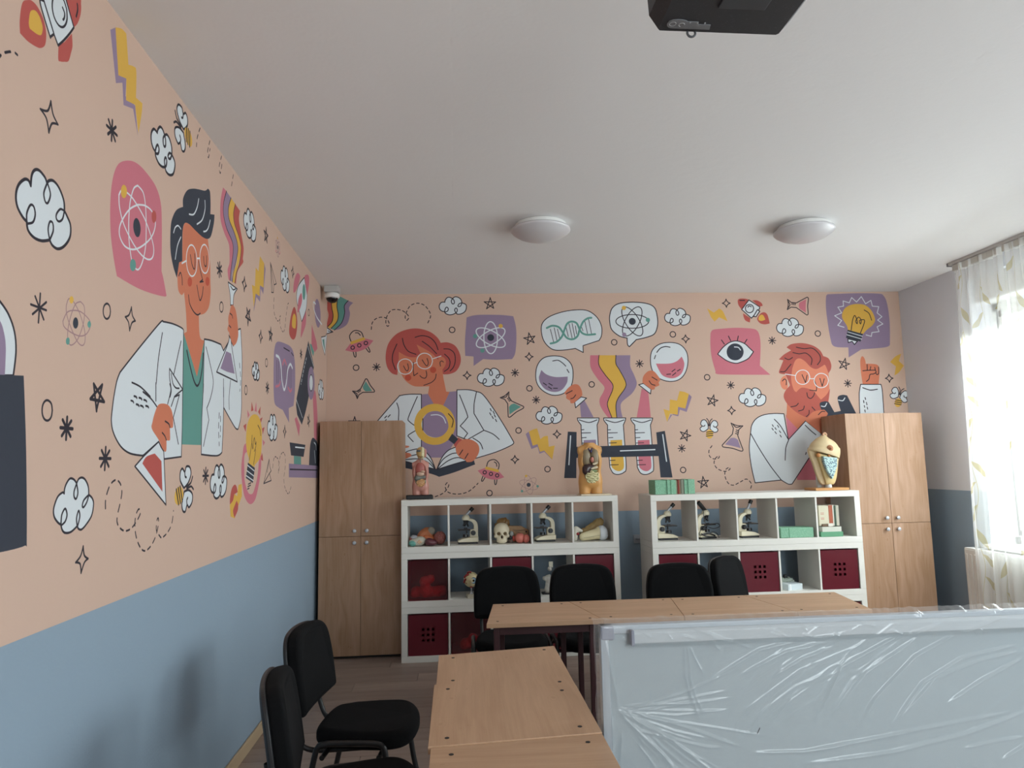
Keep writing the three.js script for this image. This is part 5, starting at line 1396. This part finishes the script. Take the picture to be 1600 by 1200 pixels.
{
  const c = cell(0, 2, 4), z = c.z - 0.14;
  let o = thing('foot_model', 'cream shoe-shaped plastic model with a white end, right end of the left shelf', 'model', [c.x + 0.01, c.y, z + 0.03], 0.08);
  const f = (x, y, q) => smin(smin(cap(x, y, q, [-0.085, 0.036, 0], [0.06, 0.062, 0], 0.034, 0.05), ell(x, y, q, 0.085, 0.075, 0, 0.048, 0.052, 0.05), 0.03), ell(x, y, q, 0.09, 0.04, 0, 0.045, 0.038, 0.05), 0.02);
  part('sole', blob((x, y, q) => Math.max(f(x, y, q), x - 0.055), 0.16, 60, [0, 0.07, 0]), mat('#d9cda6', 0.45), o);
  part('heel', blob((x, y, q) => Math.max(f(x, y, q), 0.056 - x), 0.16, 60, [0, 0.07, 0]), mat('#ced3d6', 0.4), o, 'bluish-white heel');
  part('seam', tube([[-0.09, 0.028, 0.033], [0, 0.042, 0.046], [0.05, 0.05, 0.052], [0.13, 0.056, 0.044]], 0.0012, 30), mat('#8c8570', 0.6), o);
  o = thing('leaf_bundle', 'yellow-brown crumpled bundle behind the cream shoe-shaped model', 'bundle', [c.x + 0.045, c.y, z - 0.09], 0.1);
  part('bundle', blob(onFloor((x, y, q) => smin(cap(x, y, q, [-0.09, 0.06, 0], [0.055, 0.145, 0], 0.035, 0.04), ell(x, y, q, 0.02, 0.05, 0, 0.08, 0.05, 0.05), 0.03) + 0.01 * noise.noise(x * 42, y * 42, q * 42)), 0.16, 48, [0, 0.09, 0]), mat('#a58a58', 0.55), o);
  o = thing('joint_model', 'small white bone model with a red tip beside the shelf divider', 'bone model', [c.x - 0.125, c.y, z + 0.01]);
  part('bone', blob(onFloor((x, y, q) => smin(cap(x, y, q, [-0.012, 0.02, 0], [-0.006, 0.1, 0], 0.02, 0.024), cap(x, y, q, [0, 0.1, 0], [0.04, 0.085, 0], 0.018, 0.014), 0.02)), 0.09, 36, [0, 0.06, 0]), mat('#cfcabb', 0.4), o);
  part('red_tip', ball(0.014, 0.012, 0.012, 0.006, 0.062, 0.02), mat('#8c2a2a', 0.4), o);
}
{
  const c = cell(0, 1, 1), o = thing('eye_model', 'eyeball model with blue iris on a thin stand, middle row of the left shelf', 'eye model', [c.x + 0.005, c.y, c.z - 0.09], 0.18);
  part('stand_base', box(0.095, 0.03, 0.07, 0.012, 0.015, 0, 0.003), mat('#b9b09c', 0.5), o);
  part('rod', [cyl(0.004, 0.004, 0.06, 0.005, 0.06, 0, 14), cyl(0.008, 0.014, 0.014, 0.005, 0.037, 0, 18)], M.alu, o);
  const eye = part('eyeball', ball(0.064, 0.064, 0.064, 0.005, 0.148, 0, 40), mat('#cfc096', 0.3), o);
  const disc = (r0, z, m, n) => part(n, cyl(r0, r0, 0.003, 0, 0, 0, 30).rotateX(Math.PI / 2).translate(0.012, 0.148, z), m, eye);
  disc(0.027, 0.0585, mat('#3f4a52', 0.25), 'iris_rim'); disc(0.022, 0.0605, mat('#7f9bb0', 0.25), 'iris'); disc(0.009, 0.0625, mat('#15161c', 0.2), 'pupil');
  part('cornea', ball(0.028, 0.028, 0.014, 0.012, 0.148, 0.058), mat('#ffffff', 0.03, { transmission: 1, ior: 1.2 }), eye);
  const muscle = (x0, y0, x1, y1, r) => tube([[x0, y0, 0.035], [(x0 + x1) / 2 * 1.03, (y0 + y1) / 2 + 0.006, 0.03], [x1, y1, 0.012]], r, 20);
  part('muscle', [muscle(-0.022, 0.2, -0.056, 0.172, 0.009), muscle(-0.046, 0.165, -0.06, 0.13, 0.009), muscle(-0.048, 0.13, -0.03, 0.108, 0.006), muscle(0.0, 0.212, -0.03, 0.208, 0.007), muscle(-0.01, 0.09, 0.01, 0.086, 0.006)], mat('#8f2327', 0.4), eye, 'dark red eye muscles');
  part('equator', new THREE.TorusGeometry(0.0645, 0.0007, 5, 60).rotateX(Math.PI / 2).translate(0.005, 0.148, 0), mat('#6d6248', 0.6), eye);
  const c2 = cell(0, 1, 3), b = thing('glass_model', 'small white plaster and glass model seen between two chair backs', 'model', [c2.x - 0.035, c2.y, c2.z - 0.14]);
  part('figure', blob(onFloor((x, y, z) => smin(smin(cap(x, y, z, [0, 0.03, 0], [0.01, 0.14, 0], 0.03, 0.02), ell(x, y, z, -0.02, 0.13, 0, 0.025, 0.02, 0.02), 0.02), ell(x, y, z, 0.02, 0.21, 0, 0.02, 0.02, 0.02), 0.03) + 0.005 * noise.noise(x * 60, y * 60, z * 60)), 0.14, 44, [0, 0.12, 0]), mat('#c4c2ba', 0.4), b);
  part('card', box(0.035, 0.05, 0.004, 0.03, 0.245, 0.0, 0.001), mat('#d4d0bd', 0.6), b);
  part('stand', box(0.11, 0.012, 0.08, 0, 0.006, 0, 0.002), M.black, b);
}
// ---------------------------------------------------------------- books, foam and boxes in the right shelf
const foamMat = mat('#ffffff', 0.9, { map: texture(256, 256, (g, w, h) => { g.fillStyle = '#7dac90'; g.fillRect(0, 0, w, h); for (let i = 0; i < 2600; i++) { g.fillStyle = ['#7aad8e', '#95c2a6', '#71a385', '#9fcaae'][i % 4]; g.fillRect(rnd() * w, rnd() * h, 2 + rnd() * 3, 2 + rnd() * 3); } }, [5, 5]) });
{
  const o = thing('foam_block', 'green ribbed block with brown stripes standing on top of the right shelf', 'model', [1.705, 3 * U, -6.05], 0.04);
  let x = 0;
  for (const [w, m, dy] of [[0.09, 0, 0], [0.016, 0, -0.004], [0.018, 0, 0.003], [0.016, 0, -0.003], [0.05, 0, 0], [0.014, 1, -0.004], [0.014, 2, 0], [0.014, 1, -0.002], [0.028, 3, 0.002], [0.018, 0, 0.001], [0.016, 0, -0.003], [0.062, 0, 0.002]]) {
    part('layer', metric(box(w - 0.0012, 0.122 + dy, 0.18, x + w / 2, (0.122 + dy) / 2, (m ? -0.004 : 0) + dy, 0.003)), [foamMat, mat('#8f7a68', 0.9), mat('#8c4038', 0.9), mat('#7d8273', 0.9)][m], o);
    x += w;
  }
}
{
  let c = cell(1, 2, 3), z = c.z - 0.1;
  let o = thing('foam_slab', 'pale green foam slab lying in the right shelf, long one', 'foam block', [c.x + 0.035, c.y, z], 0.02, 'green foam slabs in the right shelf');
  part('slab', metric(box(0.225, 0.085, 0.16, 0, 0.0425, 0, 0.008)), foamMat, o);
  o = thing('foam_slab', 'short pale green foam slab against the divider, next to the long slab', 'foam block', [c.x - 0.118, c.y, z + 0.01], 0.02, 'green foam slabs in the right shelf');
  part('slab', metric(box(0.076, 0.088, 0.16, 0, 0.044, 0, 0.008)), foamMat, o);
  c = cell(1, 2, 4); z = c.z - 0.1;
  o = thing('green_box', 'flat green box at the bottom of the right end cell, under the books', 'box', [c.x - 0.045, c.y, z]);
  part('carton', metric(box(0.2, 0.042, 0.17, 0, 0.021, 0, 0.004)), mat('#5f9a76', 0.6), o);
  o = thing('paper_tray', 'low white paper tray lying on the flat green box', 'tray', [c.x - 0.042, c.y + 0.0425, z]);
  part('tray', [box(0.172, 0.042, 0.003, 0, 0.021, 0.078, 0.001), box(0.172, 0.042, 0.003, 0, 0.021, -0.078, 0.001), box(0.003, 0.042, 0.156, 0.085, 0.021, 0, 0.001), box(0.003, 0.042, 0.156, -0.085, 0.021, 0, 0.001), box(0.172, 0.003, 0.156, 0, 0.0015, 0, 0.001)], mat('#cfd0c4', 0.7), o);
  const books = [
    ['tall cream book with red print on its spine, right end cell', 0.09, 0.175, '#cfc8b0', true], ['rust-orange book next to the tall cream one', 0.035, 0.178, '#a8583c', false],
    ['thin white book between the rust and green ones', 0.012, 0.178, '#d6d4c8', false], ['thin green-black book near the right of the stack', 0.018, 0.176, '#39513f', false], ['grey-white book at the right of the stack', 0.028, 0.174, '#b9b6a4', false],
  ];
  let x = c.x - 0.135;
  for (const [label, w, h, color, print] of books) {
    o = thing('book', label, 'book', [x + w / 2, c.y + 0.0885, z - 0.015], 0, 'books standing in the right end cell');
    const m = print ? mat('#ffffff', 0.6, { map: texture(128, 256, (g) => { g.fillStyle = color; g.fillRect(0, 0, 128, 256); g.fillStyle = '#b5534a'; for (const y of [88, 104, 150, 166]) for (let k = 0; k < 4; k++) g.fillRect(24 + k * 11, y, 7, 8); }) }) : mat(color, 0.6);
    const g = box(w - 0.001, h, 0.13, 0, h / 2, 0, 0.0015);
    part('cover', print ? (() => { const p = g.attributes.position, uv = g.attributes.uv; for (let i = 0; i < p.count; i++) uv.setXY(i, p.getX(i) / w + 0.5, p.getY(i) / h); return g; })() : g, m, o);
    part('pages', box(w * 0.8, 0.002, 0.12, 0, h + 0.0005, 0, 0.0005), mat('#d8d3c2', 0.8), o);
    x += w;
  }
  o = thing('brown_tag', 'small brown and white label block leaning before the cream book', 'block', [c.x - 0.07, c.y + 0.0865, z + 0.066]);
  part('brown_half', box(0.05, 0.022, 0.014, -0.025, 0.011, 0, 0.002), mat('#6a5540', 0.7), o);
  part('white_half', box(0.045, 0.026, 0.014, 0.024, 0.013, 0, 0.002), mat('#dcd8cc', 0.7), o);
  c = cell(1, 1, 3);
  o = thing('white_carton', 'small bluish-white carton in the middle row, between two dark red boxes', 'box', [c.x - 0.045, c.y, c.z - 0.1], 0.25);
  part('carton', box(0.15, 0.05, 0.1, 0, 0.025, 0, 0.002), mat('#c8d2d6', 0.5), o);
  part('lid_fold', box(0.012, 0.052, 0.102, -0.05, 0.026, 0, 0.002), mat('#eef2f3', 0.4), o);
  o = thing('parts_heap', 'small heap of grey-green glass pieces behind the white carton', 'heap', [c.x - 0.07, c.y, c.z - 0.225]);
  part('heap', blob(onFloor((x, y, q) => smin(ell(x, y, q, -0.015, 0.04, 0, 0.06, 0.045, 0.05), ell(x, y, q, 0.06, 0.045, 0, 0.05, 0.035, 0.04), 0.02) + 0.012 * noise.noise(x * 50, y * 50, q * 50)), 0.13, 44, [0, 0.05, 0]), mat('#9aa59b', 0.4), o);
  part('dark_piece', box(0.03, 0.03, 0.03, 0.03, 0.09, 0.01, 0.004), M.black, o);
}
// ---------------------------------------------------------------- torsos and the cream model on top of the shelves
const torso = (k, x, y, z, cavity) => {      // k = body height without head, y from 0 at the cut thighs
  x /= k; y /= k; z /= k;
  let d = ell(x, y, z, 0, 0.7, 0, 0.222, 0.24, 0.15);
  d = smin(d, ell(x, y, z, 0, 0.46, 0, 0.195, 0.25, 0.135), 0.12);
  d = smin(d, ell(x, y, z, 0, 0.25, 0, 0.225, 0.17, 0.155), 0.1);
  for (const s of [-1, 1]) {
    d = smin(d, cap(x, y, z, [s * 0.115, 0.2, 0], [s * 0.12, -0.1, 0], 0.115, 0.105), 0.03);
    d = smin(d, cap(x, y, z, [s * 0.1, 0.9, 0], [s * 0.215, 0.845, 0], 0.055, 0.06), 0.05);
  }
  d = smin(d, cap(x, y, z, [0, 0.86, 0], [0, 1.05, 0], 0.11, 0.08), 0.06);
  if (cavity) d = Math.max(d, -ell(x, y, z, 0, 0.575, 0.15, 0.178, 0.36, 0.125));
  d = Math.max(d, -y, y - 0.985, Math.abs(x) - 0.235);
  return d * k;
};
const gut = (cx, cy, cz, rx, ry, r) => {      // coiled bowel on a bulging front
  const P = [];
  for (let i = 0; i < 6; i++) for (let j = 0; j <= 6; j++) {
    const v = 1 - i / 2.5, u = (i % 2 ? 1 : -1) * (j / 3 - 1), lim = Math.sqrt(Math.max(0.05, 1 - v * v * 0.8));
    P.push([cx + u * rx * lim, cy + v * ry * 0.9 + Math.sin(j * 2.1 + i) * r * 0.9, cz - (u * u + v * v) * r * 1.3]);
  }
  return tube(P, r, 220);
};
{
  const y0 = 3 * U, o = thing('torso_model', 'orange headless human torso model showing its organs, on the left shelf', 'torso model', [1.19, y0, -6.18]), k = 0.455;
  part('base', box(0.27, 0.012, 0.2, 0.03, 0.006, 0, 0.002), mat('#d8c9ae', 0.5), o);
  part('body', blob((x, y, z) => torso(k, x, y - 0.012, z, true), 0.25, 84, [0, 0.235, 0]), mat('#cf9a5c', 0.35), o);
  const at = (x, y, z) => [x * k, y * k + 0.012, z * k];
  const lung = (s) => blob((x, y, z) => { const [a, b, c] = at(s * 0.082, 0.7, 0.07); return Math.max(ell(x, y, z, a, b, c, 0.04, 0.08, 0.03), -ell(x, y, z, 0.008, b - 0.02, c + 0.02, 0.018, 0.03, 0.03)); }, 0.1, 50, at(s * 0.08, 0.7, 0.07));
  part('lung', lung(-1), mat('#8a7a60', 0.4), o); part('lung', lung(1), mat('#8a7a60', 0.4), o);
  part('heart', ball(0.017, 0.025, 0.015, 0.01, 0.31, 0.055).rotateZ(0), mat('#c07a6a', 0.4), o);
  part('windpipe', [cyl(0.009, 0.009, 0.06, 0, 0.43, 0.03, 16), ...[...Array(6)].map((_, i) => new THREE.TorusGeometry(0.009, 0.002, 6, 18).rotateX(Math.PI / 2).translate(0, 0.408 + i * 0.009, 0.03))], mat('#b5b0a8', 0.4), o);
  part('vessels', [tube([[-0.018, 0.44, 0.032], [-0.014, 0.4, 0.042], [0, 0.385, 0.05], [0.014, 0.4, 0.042], [0.018, 0.44, 0.03]], 0.005, 40), ball(0.009, 0.011, 0.008, 0.004, 0.383, 0.055)], mat('#3a3560', 0.35), o, 'blue vessels');
  part('liver', blob((x, y, z) => smin(ell(x, y, z, -0.02, 0.24, 0.055, 0.056, 0.034, 0.027), ell(x, y, z, -0.04, 0.205, 0.055, 0.036, 0.03, 0.025), 0.02), 0.08, 44, [-0.02, 0.22, 0.055]), mat('#3d2a2a', 0.25), o);
  part('stomach', blob((x, y, z) => smin(cap(x, y, z, [0.0, 0.232, 0.072], [0.045, 0.243, 0.066], 0.01, 0.013), cap(x, y, z, [0.02, 0.27, 0.066], [0.05, 0.282, 0.06], 0.01, 0.01), 0.01), 0.07, 44, [0.025, 0.25, 0.065]), mat('#cdbfa2', 0.3), o);
  part('gall_bladder', ball(0.035, 0.013, 0.018, 0.022, 0.212, 0.062), mat('#7a8a5f', 0.4), o, 'green strip');
  part('bowel', [ball(0.06, 0.056, 0.024, 0.004, 0.16, 0.056), gut(0.004, 0.162, 0.083, 0.055, 0.052, 0.0064)], mat('#d2cb9c', 0.4), o);
}
{
  const y0 = 3 * U, o = thing('torso_model', 'small pink human torso model with an opened head on a black base', 'torso model', [-0.305, y0, -6.2], 0.08), k = 0.31;
  part('base', box(0.23, 0.034, 0.16, -0.01, 0.017, 0, 0.008), M.black, o);
  part('body', blob((x, y, z) => torso(k, x, y - 0.034, z, true), 0.2, 80, [0, 0.19, 0]), mat('#bd8578', 0.35), o);
  part('ribs', ball(0.042, 0.058, 0.024, -0.004, 0.26, 0.026), mat('#a3564e', 0.4), o, 'red open chest');
  part('neck_muscle', [rod(V3(-0.012, 0.29, 0.02), V3(-0.014, 0.36, 0.012), 0.008, 0.01), rod(V3(0.014, 0.29, 0.02), V3(0.016, 0.36, 0.012), 0.008, 0.01), rod(V3(0, 0.3, 0.028), V3(0, 0.365, 0.02), 0.008, 0.009)], mat('#8d6f60', 0.4), o);
  part('organs', [ball(0.034, 0.022, 0.022, -0.002, 0.215, 0.036), ball(0.02, 0.013, 0.014, 0.018, 0.235, 0.044)], mat('#c7a58f', 0.3), o);
  part('stomach', blob((x, y, z) => smin(cap(x, y, z, [-0.035, 0.175, 0.036], [0.03, 0.19, 0.04], 0.018, 0.014), ell(x, y, z, -0.03, 0.185, 0.036, 0.02, 0.02, 0.018), 0.02), 0.08, 40, [0, 0.18, 0.036]), mat('#73756e', 0.3, { metalness: 0.2 }), o, 'grey glossy stomach');
  part('bowel', [ball(0.036, 0.036, 0.02, 0, 0.14, 0.032), gut(0, 0.142, 0.052, 0.032, 0.032, 0.0048)], mat('#c99a6a', 0.3), o);
  part('bowel_rim', new THREE.TorusGeometry(0.04, 0.0055, 8, 30, 4.4).rotateZ(2.5).translate(0, 0.142, 0.034), mat('#6f7a5c', 0.4), o);
  const head = part('head', blob((x, y, z) => smin(ell(x, y, z, 0.004, 0.405, -0.002, 0.04, 0.046, 0.046), ell(x, y, z, 0.004, 0.378, 0.02, 0.03, 0.03, 0.026), 0.02), 0.075, 50, [0, 0.395, 0]), mat('#c9a86a', 0.4), o, 'tan opened head');
  part('skull_face', blob((x, y, z) => Math.max(smin(ell(x, y, z, 0.006, 0.405, 0.001, 0.041, 0.047, 0.047), ell(x, y, z, 0.006, 0.378, 0.023, 0.031, 0.031, 0.027), 0.02), 0.008 - x, x - 0.034), 0.075, 56, [0, 0.395, 0]), mat('#d2c79c', 0.4), head, 'pale skull half of the face');
  part('eye', ball(0.005, 0.005, 0.003, 0.02, 0.402, 0.045), M.black, head);
  part('brain_band', box(0.036, 0.017, 0.03, -0.016, 0.415, 0.036, 0.006), mat('#3f484d', 0.4), head, 'dark grey band');
  part('skin_side', ball(0.012, 0.04, 0.03, 0.042, 0.395, 0.008), mat('#c58a84', 0.4), head);
  part('jaw_line', tube([[-0.02, 0.372, 0.042], [0, 0.362, 0.05], [0.022, 0.364, 0.044]], 0.0025, 20), mat('#5a2a26', 0.5), head);
}
{
  const y0 = 3 * U, o = thing('anatomy_model', 'cream cut-open model with speckled blue inside, on a wooden base beside the right wardrobe', 'anatomical model', [3.3, y0, -6.07], 0.02);
  part('base', box(0.31, 0.022, 0.2, 0.0, 0.011, 0, 0.003), mat('#c08a50', 0.5), o, 'wooden base');
  part('post', [box(0.035, 0.13, 0.03, -0.035, 0.085, -0.06, 0.002), cyl(0.028, 0.03, 0.03, 0.02, 0.037, 0, 24)], mat('#c3c8c6', 0.4), o);
  const shape = (x, y, z) => {
    const t = Math.min(1, Math.max(0, (y - 0.05) / 0.29)), w = 0.05 + 0.085 * Math.pow(t, 0.5);
    let d = (Math.hypot(x - 0.012 * (1 - t), z * 1.5) - w) * 0.75;
    d = Math.max(d, 0.048 - y, y - 0.36);
    d = smin(d, ell(x, y, z, 0, 0.35, 0, 0.137, 0.115, 0.09), 0.03);
    d = smin(d, cap(x, y, z, [0, 0.44, 0], [0.012, 0.485, 0], 0.05, 0.014), 0.04);
    return d;
  };
  const cut = (x, y) => y - (0.315 - 0.30 * x);
  part('body', blob((x, y, z) => Math.max(shape(x, y, z), Math.min(z - 0.012, -cut(x, y)) * 1 > 0 ? Math.min(z - 0.012, -cut(x, y)) : -9), 0.26, 96, [0, 0.27, 0]), mat('#cdb78f', 0.5), o);
  const front = part('inner_front', blob((x, y, z) => Math.max(shape(x * 1.06 - 0.004, y, z * 1.25), cut(x, y) + 0.012, -(x + 0.085 + (0.3 - y) * -0.28)), 0.26, 90, [0, 0.27, 0]), mat('#c9b380', 0.7), o, 'yellow grainy inner layer');
  const speck = mat('#ffffff', 0.5, { map: texture(256, 512, (g, w, h) => { g.fillStyle = '#a9c4c0'; g.fillRect(0, 0, w, h); for (let i = 0; i < 520; i++) { g.fillStyle = ['#2f4a66', '#39506b', '#25394f', '#6f93a6'][i % 4]; g.beginPath(); g.ellipse(rnd() * w, rnd() * h, 2 + rnd() * 4.5, 3 + rnd() * 7, rnd() * 3, 0, 7); g.fill(); } }, [5, 3]) });
  part('speckled_core', metric(extrude([[-0.062, 0.3], [0.07, 0.285], [0.066, 0.215], [0.04, 0.15], [0.016, 0.1], [0.006, 0.1], [-0.032, 0.17], [-0.06, 0.25]], 0.02, 0.008).translate(0, 0, 0.066)), speck, front, 'blue speckled core');
  part('orange_lump', [ball(0.018, 0.02, 0.014, -0.085, 0.312, 0.055), ball(0.012, 0.012, 0.012, 0.0, 0.302, 0.075)], mat('#b9783c', 0.4), front);
  part('nipple', [lathe([[0.0001, 0.014], [0.008, 0.012], [0.01, 0.006], [0.024, 0.004], [0.026, 0]].reverse(), 28).scale(1.15, 1.4, 1.15).rotateX(Math.PI / 2).translate(0.008, 0.368, 0.09), ball(0.007, 0.007, 0.005, 0.008, 0.368, 0.109)], mat('#9c6540', 0.5), o, 'brown round knob');
  part('top_ring', [new THREE.TorusGeometry(0.016, 0.008, 10, 26).translate(0.012, 0.492, 0.01), ball(0.02, 0.014, 0.014, 0.012, 0.477, 0)], mat('#b98a6a', 0.5), o, 'pinkish ring on top');
}

renderer.render(scene, camera);
